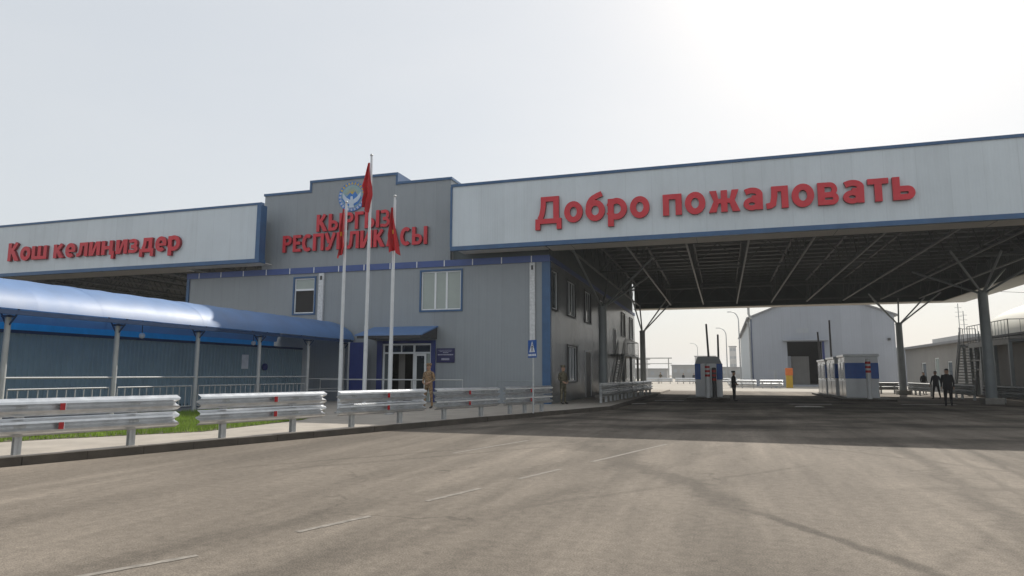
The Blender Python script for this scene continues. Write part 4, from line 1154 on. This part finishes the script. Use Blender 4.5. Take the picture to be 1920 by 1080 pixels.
def boom(loc, h, lean, label):
    root = thing('boom_barrier', label, 'barrier', loc, 0, 'raised boom barriers')
    b = MB(); b.box(-.2, .2, -.18, .18, 0, 1.05, M['boom']); b.build('cabinet', root, bevel=.02)
    b = MB(); b.tube([(0, -.2, .85), (lean * .3, -.2, .85 + (h - .85) * .5), (lean, -.2, h)], [.085, .075, .065], M['boom'], 8); b.build('boom_arm', root)
boom((-.93, 50, .0), 5.15, -.12, 'raised dark boom barrier behind the grey booth, taller arm')
boom((-.30, 51.2, .0), 4.45, .02, 'raised dark boom barrier behind the grey booth, shorter arm')
boom((7.47, 58.6, .0), 4.95, -.1, 'raised dark boom barrier behind the right-hand booths, shorter arm')
boom((8.3, 58.8, .0), 5.9, .0, 'raised dark boom barrier behind the right-hand booths, taller arm')

# ------------------------------------------------------------------ warehouse beyond
wh = thing('warehouse', 'large pale grey gabled warehouse with a dark open doorway, behind the canopy', 'warehouse', (12.4, 95, 0))
WX0, WX1, WD, WE, WR = 3.75, 21.0, 150, 9.2, 12.6
xm = (WX0 + WX1) / 2
DW = (8.2, 12.4, .25, 5.85)
b = MB()
wall_holes(b, WX0, WX1, 0, WE, [DW], lambda u, d, z: (u, 95 + d, z), .25, M['ware'])
b.prism([(WX0, WE), (WX1, WE), (xm, WR)], 95, 95.25, M['ware'])
b.box(WX0, WX0 + .25, 95.25, WD, 0, WE, M['wareside']); b.box(WX1 - .25, WX1, 95.25, WD, 0, WE, M['wareside']); b.box(WX0 + .25, WX1 - .25, WD - .25, WD, 0, WE, M['ware'])
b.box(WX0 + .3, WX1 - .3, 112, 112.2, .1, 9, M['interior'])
b.build('wall', wh, True)
b = MB()
for s, xe in ((-1, WX0 - .5), (1, WX1 + .5)):
    ze = WE - .5 * (WR - WE) / (xm - WX0)
    b.add([(xm, 94.7, WR + .02), (xe, 94.7, ze), (xe, WD + .3, ze), (xm, WD + .3, WR + .02), (xm, 94.7, WR + .2), (xe, 94.7, ze + .18), (xe, WD + .3, ze + .18), (xm, WD + .3, WR + .2)],
          [(0, 1, 2, 3), (7, 6, 5, 4), (0, 4, 5, 1), (1, 5, 6, 2), (2, 6, 7, 3)], M['roofgrey'])
b.build('roof', wh, True)
b = MB(); b.box(WX0 - .02, WX0 + .14, 94.94, 94.997, .1, WE - .1, M['navytrim']); b.build('corner_trim', wh, True)
b = MB(); b.box(DW[1] + .02, DW[1] + .3, 94.94, 94.997, .25, DW[3], M['navy']); b.build('door_trim', wh, True)
b = MB(); b.box(DW[0] - .5, DW[1] + .8, 94.1, 94.99, DW[3] + .1, DW[3] + .25, M['ware']); b.build('door_awning', wh, True)
b = MB(); b.box(DW[0] + .7, DW[0] + 2.9, 98, 98.8, .25, 4.0, M['lowwall']); b.box(DW[0] + .02, DW[0] + .5, 96.2, 96.6, .25, 4.0, M['ware']); b.build('inner_partition', wh, True)
b = MB()
b.tube([(WX0 - .35, 96, 8.7), (WX0 - .28, 96, 8.3), (WX0 - .15, 96, 7.8), (WX0 - .12, 96, .1)], .13, M['walkpost'], 10); b.build('downpipe', wh, True)
b = MB(); b.tube([(WX0 - .2, 94.5, 15), (WX0 - .2, 94.5, 9.6), (WX0 + .1, 94.8, 9.0)], .16, M['walkpost'], 10); b.build('flue', wh, True)
b = MB(); b.box(WX1 - .9, WX1 - .6, 94.7, 94.99, 5.9, 6.2, M['dark']); b.build('wall_lamp', wh, True)
b = MB(); b.box(9.4, 10.9, 94.97, 94.995, 7.0, 7.6, M['boothgrey']); b.build('wall_vent', wh, True)
yb1 = thing('yellow_post', 'squat yellow cabinet post with an orange top before the warehouse doorway', 'post', (7.35, 84.5, 0))
b = MB(); b.box(-.36, .36, -.3, .3, 0, 1.45, M['yel']); b.build('lower_body', yb1, bevel=.03)
b = MB(); b.box(-.40, .40, -.34, .34, 1.455, 2.3, M['orange']); b.build('upper_body', yb1, bevel=.03)
gp = thing('height_frame', 'grey steel goalpost frame left of the yellow post, before the warehouse', 'frame', (5.8, 83.5, 0))
b = MB(); b.box(-.15, .15, -.15, .15, 0, 1.95, M['boothgrey']); b.build('post', gp)
b = MB(); b.box(-.75, 1.1, -.05, .05, 1.96, 2.06, M['boothgrey']); b.build('crossbar', gp)

# ------------------------------------------------------------------ low building, hangar and stairs at the right
LX = 19.9
lb = thing('low_building', 'low beige flat-roofed service block at the right behind the steel staircase', 'building', (24, 72, 0))
b = MB()
lh = [(78.2, 79.8, 1.2, 2.8), (73.8, 75.3, .2, 3.2), (70.0, 71.4, 1.0, 2.8), (51, 53.2, .15, 3.1), (46.2, 48.6, .15, 3.3)]
wall_holes(b, 40, 86, 0, 4.35, lh, lambda u, d, z: (LX + d, u, z), .25, M['lowwall'])
b.box(LX + .25, LX + 12, 85.75, 86, 0, 4.35, M['lowwall']); b.box(LX + .25, LX + 12, 40, 40.25, 0, 4.35, M['lowwall'])
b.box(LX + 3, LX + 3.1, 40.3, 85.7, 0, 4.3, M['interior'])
b.build('wall', lb, True)
b = MB(); b.box(LX - .55, LX + 12, 60.2, 86.6, 4.35, 4.58, M['roofgrey']); b.build('roof', lb, True)
b = MB(); b.box(LX + 1.2, LX + 7, 70, 80, 4.58, 5.25, M['far']); b.build('roof_hut', lb, True)
for q in lh[:3]:
    b = MB(); b.box(LX + .05, LX + .12, q[0], q[0] + .1, q[2], q[3], M['upvc']); b.box(LX + .05, LX + .12, q[1] - .1, q[1], q[2], q[3], M['upvc']); b.box(LX + .05, LX + .12, q[0] + .1, q[1] - .1, q[3] - .1, q[3], M['upvc']); wo = b.build('window' if q[2] > .5 else 'door', lb, True)
    p = MB(); p.box(LX + .09, LX + .1, q[0] + .05, q[1] - .05, q[2], q[3] - .05, M['blind' if q[2] < .5 else 'sideglass']); p.build('pane', wo, True)
for q in lh[3:]:
    b = MB(); n = 9
    for i in range(n): z = q[2] + (q[3] - q[2]) * i / n; b.box(LX + .06, LX + .1, q[0], q[1], z + .02, z + (q[3] - q[2]) / n - .02, M['boothgrey'])
    b.build('shutter_door', lb, True)
hg = thing('arched_hangar', 'cream barrel-roofed hangar rising behind the steel staircase at the right edge', 'hangar', (28, 50, 0))
b = MB(); n = 20
prof = [(LX + .4 + 8.0 - 8.0 * math.cos(math.pi * i / n), 4.45 + 3.4 * math.sin(math.pi * i / n)) for i in range(n + 1)]
vs = [(x, y, z) for y in (20.0, 64.0) for x, z in prof]
b.add(vs, [(i, i + 1, n + 2 + i, n + 1 + i) for i in range(n)], M['vault'], True)
b.build('vault_roof', hg, True)
b = MB(); b.add([(x, 64.0, z) for x, z in prof], [tuple(range(n + 1))], M['boothgrey']); b.add([(x, 20.0, z) for x, z in prof], [tuple(reversed(range(n + 1)))], M['boothgrey']); b.build('gable', hg, True)
b = MB(); b.box(LX - .35, LX + .75, 20, 60.1, 4.36, 4.5, M['dark']); b.box(LX + .25, LX + 16.5, 20, 39.9, 0, 4.34, M['lowwall']); b.build('eave', hg, True)

def railing(mb, pts, h, m, n, r=.022):
    """pts polyline of foot points"""
    for a, b in zip(pts, pts[1:]):
        a, b = Vector(a), Vector(b)
        mb.tube([a + Vector((0, 0, h)), b + Vector((0, 0, h))], r * 1.3, m, 6); mb.tube([a + Vector((0, 0, .12)), b + Vector((0, 0, .12))], r * .8, m, 6)
        k = max(2, int((b - a).length / n))
        for i in range(k + 1):
            p = a.lerp(b, i / k); mb.tube([p, p + Vector((0, 0, h))], r * (1.3 if i in (0, k) else .7), m, 5)
def staircase(name, label, x0, x1, y0, y1, z, foot, axis, m, legs, ey=None):
    """landing x0..x1, y0..y1 at height z; foot=(x,y,width) bottom of the flight"""
    root = thing(name, label, 'staircase', ((x0 + x1) / 2, (y0 + y1) / 2, 0), 0, 'outdoor steel staircases')
    b = MB(); b.box(x0, x1, y0, y1, z - .14, z, m); b.build('landing', root, True)
    for x, y in legs:
        b = MB(); b.box(x - .09, x + .09, y - .09, y + .09, 0, z - .14, m); b.build('leg', root, True)
    n = int(z / .2)
    b = MB()
    if axis == 'x':      # flight rises along x from foot x to the landing edge
        fx, ya, yb = foot; ex = x0 if fx < x0 else x1
        for i in range(n):
            t = (i + .5) / n; x = fx + (ex - fx) * t
            b.box(x - .14, x + .14, ya + .05, yb - .05, z * (i + 1) / (n + 1) - .04, z * (i + 1) / (n + 1), M['tread'])
        for y in (ya, yb):
            st = MB(); st.beam((fx, y, .05), (ex, y, z - .05), .06, .24, m); st.build('stringer', root, True); rl_ = MB(); railing(rl_, [(fx, y, .1), (ex, y, z)], 1.0, m, .5); rl_.build('stair_railing', root, True)
    else:
        fy, xa, xb = foot; ey = ey or (y0 if fy < y0 else y1)
        for i in range(n):
            t = (i + .5) / n; y = fy + (ey - fy) * t
            b.box(xa + .05, xb - .05, y - .14, y + .14, z * (i + 1) / (n + 1) - .04, z * (i + 1) / (n + 1), M['tread'])
        for x in (xa, xb):
            st = MB(); st.beam((x, fy, .05), (x, ey, z - .05), .06, .24, m); st.build('stringer', root, True); rl_ = MB(); railing(rl_, [(x, fy, .1), (x, ey, z)], 1.0, m, .5); rl_.build('stair_railing', root, True)
    b.build('stair_flight', root, True)
    return root
s1 = thing('steel_staircase', 'grey steel staircase with landing and railings beside the right-hand service block', 'staircase', (18.2, 58, 0), 0, 'outdoor steel staircases')
f0, f1 = Vector((16.75, 58.6, 0)), Vector((18.1, 61.4, 3.92))
wv = Vector((1.18, -.57, 0))
b = MB(); nst = 17
for i in range(nst):
    p = f0.lerp(f1, (i + 1) / (nst + 1)); b.beam(p + wv * .03, p + wv * .97, .30, .07, M['tread'])
b.build('stair_flight', s1, True)
for k in (0, 1):
    st = MB(); st.beam(f0 + wv * k + Vector((0, 0, .1)), f1 + wv * k, .07, .26, M['stair']); st.build('stringer', s1, True)
    st = MB(); railing(st, [f0 + wv * k + Vector((0, 0, .15)), f1 + wv * k + Vector((0, 0, .05))], 1.0, M['stair'], .5); st.build('stair_railing', s1, True)
b = MB(); b.add([(18.1, 61.4, 3.94), (19.28, 60.83, 3.94), (19.75, 60.83, 3.94), (19.75, 62.9, 3.94), (18.75, 62.9, 3.94), (18.1, 61.4, 3.8), (19.28, 60.83, 3.8), (19.75, 60.83, 3.8), (19.75, 62.9, 3.8), (18.75, 62.9, 3.8)],
                [(0, 1, 2, 3, 4), (9, 8, 7, 6, 5), (0, 5, 6, 1), (1, 6, 7, 2), (2, 7, 8, 3), (3, 8, 9, 4), (4, 9, 5, 0)], M['stair']); b.build('landing', s1, True)
b = MB(); b.box(18.3, 19.8, 52.4, 60.82, 3.8, 3.94, M['stair']); b.build('landing', s1, True)
b = MB(); b.box(18.25, 18.3, 52.4, 59.9, 3.62, 3.97, M['tread']); b.build('edge_plate', s1, True)
b = MB(); railing(b, [(19.75, 52.45, 3.94), (18.34, 52.45, 3.94), (18.34, 60.3, 3.94)], 1.35, M['stair'], .55); railing(b, [(18.15, 61.5, 3.94), (18.8, 62.85, 3.94), (19.7, 62.85, 3.94)], 1.35, M['stair'], .5); b.build('landing_railing', s1, True)
for x, y in ((18.4, 52.6), (18.4, 55.2), (18.4, 57.8), (18.4, 60.1), (18.3, 61.3), (19.5, 62.6)):
    b = MB(); b.box(x - .1, x + .1, y - .1, y + .1, 0, 3.79, M['column']); b.build('leg', s1, True)
for z in (1.2, 1.9, 2.6):
    b = MB(); b.box(18.36, 18.44, 57.92, 59.98, z, z + .1, M['tread']); b.build('cross_rail', s1, True)
s2 = staircase('steel_staircase', 'dark steel staircase and landing on the long side wall of the grey hall', -7.76, -6.75, 48.4, 57.0, 3.0, (44.6, -7.2, -6.75), 'y', M['stair'], ((-6.85, 48.5), (-6.85, 52.6), (-6.85, 56.9)))
b = MB(); railing(b, [(-6.78, 49.4, 3.0), (-6.78, 56.95, 3.0), (-7.7, 56.95, 3.0)], 1.15, M['stair'], .6); b.build('landing_railing', s2, True)

# grey shed in the gap between warehouse and service block
sdg = thing('grey_shed', 'flat pale grey shed wall in the gap right of the warehouse', 'shed', (30, 112, 0))
b = MB(); b.box(24.2, 38, 108, 116, 0, 5.2, M['ware']); b.build('wall', sdg, True)
b = MB(); b.box(24.0, 38.2, 107.8, 116.2, 5.2, 5.45, M['roofgrey']); b.build('roof', sdg, True)
for i, (x, y, h, lab) in enumerate(((22.5, 76, 8.6, 'thin roof antenna mast, taller of the two left of the staircase'), (22.0, 73, 7.6, 'thin roof antenna mast, shorter of the two left of the staircase'))):
    an = thing('antenna_mast', lab, 'antenna', (x, y, 4.6), 0, 'antenna masts')
    b = MB(); b.tube([(0, 0, 0), (0, 0, h - 4.6)], .03, M['stair'], 6); b.build('mast', an)
    b = MB()
    for k in range(3): b.tube([(-.3, 0, h - 5.0 - .45 * k), (.3, 0, h - 5.0 - .45 * k)], .015, M['stair'], 5)
    b.build('crossarm', an)
cb = MB(); pts = []
for i in range(17):
    t = i / 16; pts.append((18 + 14 * t, 62 - 12 * t, 8.6 - 1.5 * math.sin(math.pi * t) * .7 - .4 * t))
cb.tube(pts, .018, M['dark'], 5); tag(cb.build('overhead_cable'), 'thin sagging cable against the sky right of the canopy', 'cable')

# ------------------------------------------------------------------ street lamps and far background
def lamp(x, y, h, r, label):
    root = thing('street_lamp', label, 'street lamp', (x, y, 0), 0, 'curved street lamps')
    b = MB(); pts = [(0, 0, 0), (0, 0, h - 1.4)] + [(-r + r * math.cos(R(a)), 0, h - 1.4 + 1.4 * math.sin(R(a))) for a in range(10, 91, 10)]
    b.tube(pts, [.11] + [.075] * (len(pts) - 1), M['zincpost'], 8); b.build('pole', root)
    b = MB(); b.box(-r - .55, -r + .05, -.12, .12, h - .05, h + .06, M['zincpost']); b.build('lamp_head', root)
lamp(2.45, 104, 10.8, 1.0, 'tall curved street lamp beside the warehouse corner')
lamp(.75, 128, 10.0, 1.2, 'curved street lamp left of the tall one, farther off')
lamp(-6.5, 190, 10.0, 1.4, 'faint far street lamp over the yard left of the grey booth')
def block(x0, x1, y, d, h, m, label, wins=(), roof=True, group='hazy far blocks'):
    root = thing('distant_building', label, 'building', ((x0 + x1) / 2, y, 0), 0, group)
    b = MB(); b.box(x0, x1, y, y + d, 0, h, m); b.build('wall', root, True)
    b = MB(); b.box(x0 - .3, x1 + .3, y - .3, y + d + .3, h, h + .3, M['roofgrey']); b.build('roof', root, True)
    nx, nz = wins or (0, 0)
    for i in range(nx):
        for j in range(nz):
            cx = x0 + (x1 - x0) * (i + .5) / nx; cz = h * (j + .6) / nz
            w = MB(); w.box(cx - .6, cx + .6, y - .05, y - .01, cz - .6, cz + .6, M['boothgrey']); w.build('window', root, True)  # mid grey, haze fade put into the window colour
    return root
block(-44, -18, 230, 8, 3.2, M['far2'], 'long low hazy wall block beyond the far left column', (8, 1))
block(-17.5, -8, 245, 10, 4.6, M['far2'], 'low hazy block left of the grey booth', (4, 1))
block(-11.5, -3, 300, 14, 9.2, M['far'], 'taller hazy block directly behind the grey booth', (4, 2))
block(-1, 9, 260, 8, 4.0, M['far2'], 'low hazy block between the grey booth and the warehouse', (4, 1))
block(3.2, 6.2, 330, 4, 14.5, M['far'], 'slim hazy tower right of the grey booth', (2, 4))
block(-60, -46, 300, 14, 8, M['far'], 'pale hazy block far left beyond the hall', (5, 2))
for i, (x, y, w) in enumerate(((-24.5, 205, 9), (-30.5, 220, 7))):
    gt = thing('gantry_frame', ('hazy thin steel gantry across the far yard, wider one', 'hazy thin steel gantry across the far yard, narrower one')[i], 'gantry', (x, y, 0), 0, 'far gantries')
    for dx in (0, w): 
        b = MB(); b.box(dx - .15, dx + .15, -.15, .15, 0, 6.2, M['far2']); b.build('leg', gt)
    b = MB(); b.box(-1, w + 1, -.15, .15, 6.2, 6.5, M['far2']); b.box(-1, w + 1, -.1, .1, 4.6, 4.8, M['far2']); b.build('crossbeam', gt)
def tree(x, y, h, label, seed):
    rnd = random.Random(seed)
    root = thing('tree', label, 'tree', (x, y, 0), 0, 'far trees')
    b = MB(); b.tube([(0, 0, 0), (.05, 0, h * .3), (0, .1, h * .75)], [.16, .12, .04], M['bark'], 7)
    for k in range(6):
        a = rnd.uniform(0, 6.28); z = h * rnd.uniform(.3, .55); b.tube([(0, 0, z), (math.cos(a) * h * .22, math.sin(a) * h * .22, z + h * .2)], [.06, .02], M['bark'], 5)
    b.build('trunk', root)
    b = MB(); vs, fs = [], []
    cl = [(rnd.gauss(0, h * .19), rnd.gauss(0, h * .19), h * rnd.uniform(.38, .95), h * rnd.uniform(.09, .18)) for _ in range(22)]
    for _ in range(2600):
        c = rnd.choice(cl); p = Vector((rnd.gauss(0, 1), rnd.gauss(0, 1), rnd.gauss(0, .8))).normalized() * c[3] * rnd.uniform(.5, 1.1) + Vector(c[:3])
        u = Vector((rnd.gauss(0, 1), rnd.gauss(0, 1), rnd.gauss(0, 1))).normalized() * .14; v = u.orthogonal().normalized() * .08
        k = len(vs); vs += [p - u, p + v, p + u, p - v]; fs.append((k, k + 1, k + 2, k + 3))
    b.add(vs, fs, M['leaf']); b.build('crown', root)
tree(-20.5, 150, 4.4, 'small dark hazy tree behind the far left column', 2)
tree(-23.5, 160, 3.8, 'smaller hazy tree left of the other small tree', 4)
tree(8.2, 190, 4.2, 'small hazy tree beside the warehouse corner', 6)

# ------------------------------------------------------------------ people
def person(loc, rz, height, label, top, legs, hat=None, pose='stand', group=None, bulk=1.0):
    k = height / 1.75
    root = thing('person', label, 'person', loc, rz, group)
    J, E, RD = [], [], []
    def add(p, r, par=None):
        J.append(Vector(p) * k); RD.append(r * k * (bulk if r > .05 else 1)); i = len(J) - 1
        if par is not None: E.append((par, i))
        return i
    sp = {'stand': (.11, .02, .12, -.02), 'walk': (.09, .24, .09, -.20), 'wide': (.17, .03, .16, -.03)}[pose]
    pel = add((0, 0, .95), .125)
    wai = add((0, .0, 1.10), .118, pel); che = add((0, .01, 1.30), .142, wai); nk0 = add((0, .0, 1.45), .085, che); nk = add((0, -.005, 1.51), .052, nk0)
    hd0 = add((0, -.015, 1.58), .078, nk); hd1 = add((0, -.012, 1.66), .088, hd0); hd2 = add((0, -.005, 1.72), .062, hd1)
    nose = add((0, -.098, 1.625), .014, hd1)
    for s in (-1, 1):
        ear = add((s * .083, .005, 1.635), .014, hd1)
        w, f = (sp[0], sp[1]) if s < 0 else (sp[2], sp[3])
        hip = add((s * .095, 0, .88), .098, pel); kn = add((s * (w * .5 + .055), -f * .55 - .01, .50), .064, hip); an = add((s * w, -f * 1.0 + (.06 if f < -.1 else 0), .10), .042, kn); he = add((s * w, -f - .04, .04), .042, an); to = add((s * (w + .02), -f - .19, .028), .03, he)
        sh_ = add((s * .185, .005, 1.41), .068, che)
        sw = (.0 if pose != 'walk' else s * .16)
        if pose == 'wide' : el = add((s * .27, .02, 1.13), .048, sh_); wr = add((s * .17, -.15, 1.02), .034, el)
        else: el = add((s * .245, .03 + sw * .4, 1.12), .046, sh_); wr = add((s * .25, -.06 + sw, .88), .032, el)
        d = Vector((0, -.25, -1)).normalized() if pose != 'wide' else Vector((-s * .8, -.5, -.35)).normalized()
        pa = Vector(J[wr]) / k + d * .075; palm = add(pa, .033, wr)
        side = Vector((0, 1, 0)) if pose != 'wide' else Vector((0, 0, 1))
        for q, ln in enumerate((.06, .072, .066, .05)):
            o_ = side * (.028 * (q - 1.5) / 1.5); f1 = add(pa + o_ + d * .035, .0105, palm); f2 = add(pa + o_ * 1.1 + d * (.035 + ln * .6) + Vector((-s * .006, -.006, 0)), .0095, f1); add(pa + o_ * 1.1 + d * (.035 + ln) + Vector((-s * .018, -.012, 0)), .008, f2)
        t1 = add(pa - side * .035 + d * .0, .012, palm); add(pa - side * .048 + d * .045, .0095, t1)
    me = bpy.data.meshes.new('body'); me.from_pydata([tuple(v) for v in J], E, [])
    tmp = bpy.data.objects.new('body_tmp', me); COL.objects.link(tmp)
    tmp.modifiers.new('s', 'SKIN')
    for i, sv in enumerate(me.skin_vertices[0].data):
        fl = .8 if i in (wai, che) else 1.0
        sv.radius = (RD[i] * (1.18 if i in (che, wai, pel) else 1), RD[i] * fl); sv.use_root = (i == pel)
    sb = tmp.modifiers.new('d', 'SUBSURF'); sb.levels = 2; sb.render_levels = 2
    dg = bpy.context.evaluated_depsgraph_get()
    m2 = bpy.data.meshes.new_from_object(tmp.evaluated_get(dg))
    bpy.data.objects.remove(tmp)
    m2.materials.clear()
    for q in (M['skin'], top, legs, M['shoe']): m2.materials.append(q)
    wrists = [Vector((s * .25, -.06, .88)) for s in (-1, 1)]
    for p in m2.polygons:
        c = p.center / k; p.use_smooth = True
        hand = (c.z < .90 and abs(c.x) > .185 and c.z > .6) if pose != 'wide' else (c.y < -.155 and .9 < c.z < 1.1)
        if c.z > 1.50: p.material_index = 0
        elif hand: p.material_index = 0
        elif c.z > .86 or (abs(c.x) > .2 and c.z > .7): p.material_index = 1
        elif c.z > .09: p.material_index = 2
        else: p.material_index = 3
    o = bpy.data.objects.new('body', m2); COL.objects.link(o); o.parent = root
    # hair cap, face, clothes
    h = MB(); n, m_ = 16, 8
    vs = []
    for j in range(m_ + 1):
        a = R(78) * j / m_ + R(0)
        for i in range(n):
            t = 2 * math.pi * i / n; dr = 1.0 if math.sin(t) > -.3 else .82
            aa = a * dr
            vs.append((.098 * math.sin(aa) * math.cos(t) * k, (.108 * math.sin(aa) * math.sin(t) + .002) * k, (1.655 + .108 * math.cos(aa)) * k))
    h.add(vs, [(j * n + i, (j + 1) * n + i, (j + 1) * n + (i + 1) % n, j * n + (i + 1) % n) for j in range(m_) for i in range(n)], M['hair'], True)
    h.build('hair', root)
    fc = MB()
    for s in (-1, 1): fc.sphere((s * .032 * k, -.094 * k, 1.655 * k), .011 * k, M['hair'], 8, 6)
    fc.box(-.024 * k, .024 * k, -.096 * k, -.088 * k, 1.575 * k, 1.584 * k, M['bolred'])
    fc.build('face', root)
    ja = MB()
    ring_ = [(z, rx, ry) for z, rx, ry in ((.80, .178, .135), (.92, .172, .132), (1.08, .160, .120), (1.25, .182, .130), (1.38, .19, .118), (1.455, .10, .082), (1.50, .075, .07))]
    vs = [(rx * k * bulk * math.cos(2 * math.pi * i / 16), ry * k * bulk * math.sin(2 * math.pi * i / 16) + .003, z * k) for z, rx, ry in ring_ for i in range(16)]
    ja.add(vs, [(j * 16 + i, j * 16 + (i + 1) % 16, (j + 1) * 16 + (i + 1) % 16, (j + 1) * 16 + i) for j in range(len(ring_) - 1) for i in range(16)], top, True)
    ja.build('jacket', root)
    if hat:
        c = MB(); c.tube([(0, .005 * k, 1.69 * k), (0, .005 * k, 1.755 * k), (0, .005 * k, 1.79 * k)], [.108 * k, .118 * k, .09 * k], hat, 16)
        c.add([(x * k, y * k, 1.70 * k) for x, y in ((-.075, -.09), (.075, -.09), (.06, -.16), (-.06, -.16))] + [(x * k, y * k, 1.712 * k) for x, y in ((-.075, -.09), (.075, -.09), (.06, -.16), (-.06, -.16))], [(0, 1, 2, 3), (7, 6, 5, 4), (0, 4, 5, 1), (1, 5, 6, 2), (2, 6, 7, 3), (3, 7, 4, 0)], hat)
        c.build('cap', root)
    return root
person((-11.59, 25.3, .146), R(-10), 1.80, 'soldier in tan camouflage standing behind the gap between two guardrails', M['camo_tan'], M['camo_tan'], M['camo_tan'], 'wide')
person((-7.25, 31.0, .146), R(60), 1.78, 'soldier in green camouflage standing at the corner of the side wall', M['camo_green'], M['camo_green'], M['camo_green'], 'wide')
person((.57, 41.5, 0), R(70), 1.72, 'person in black standing on the road right of the grey booth', M['black_cloth'], M['black_cloth'], M['black_cloth'], 'wide')
person((13.2, 50.0, 0), R(-40), 1.80, 'slim person in dark clothes standing among the right-hand guardrails, middle of three', M['navy_cloth'], M['black_cloth'], None, 'walk')
person((10.75, 38.8, 0), R(170), 1.86, 'broad person in a long black coat standing left of the thick column', M['black_cloth'], M['black_cloth'], None, 'stand', bulk=1.18)
person((15.4, 61.5, 0), R(20), 1.78, 'person in a black jacket behind the guardrail right of the far column', M['black_cloth'], M['black_cloth'], None, 'stand')
person((-9.9, 113, 0), R(0), 1.8, 'tiny far soldier in green standing in the sunlit yard', M['camo_green'], M['camo_green'], M['camo_green'], 'wide')
person((-6.3, 114, 0), R(30), 1.7, 'tiny far person in grey walking in the sunlit yard, left of the two', M['navy_cloth'], M['black_cloth'], None, 'walk')
person((-4.6, 114, 0), R(-20), 1.7, 'tiny far person in grey walking in the sunlit yard, nearer the booth', M['navy_cloth'], M['black_cloth'], None, 'walk')

# ------------------------------------------------------------------ haze
HAZE = 0.0005
hz = MB(); hz.box(-1420, 1420, -80, 1470, -1, 17, None)
hz.mats = []
hm = bpy.data.materials.new('haze'); hm.use_nodes = True
n, l = nt(hm); n.clear()
o_ = n.new('ShaderNodeOutputMaterial'); pv = n.new('ShaderNodeVolumePrincipled')
pv.inputs['Color'].default_value = (0.93, 0.95, 0.97, 1); pv.inputs['Density'].default_value = HAZE; pv.inputs['Anisotropy'].default_value = 0.3
l.new(pv.outputs[0], o_.inputs['Volume'])
hz.mats = [hm]; hz.m = [0] * len(hz.m)
struct(hz.build('haze'), 'stuff')
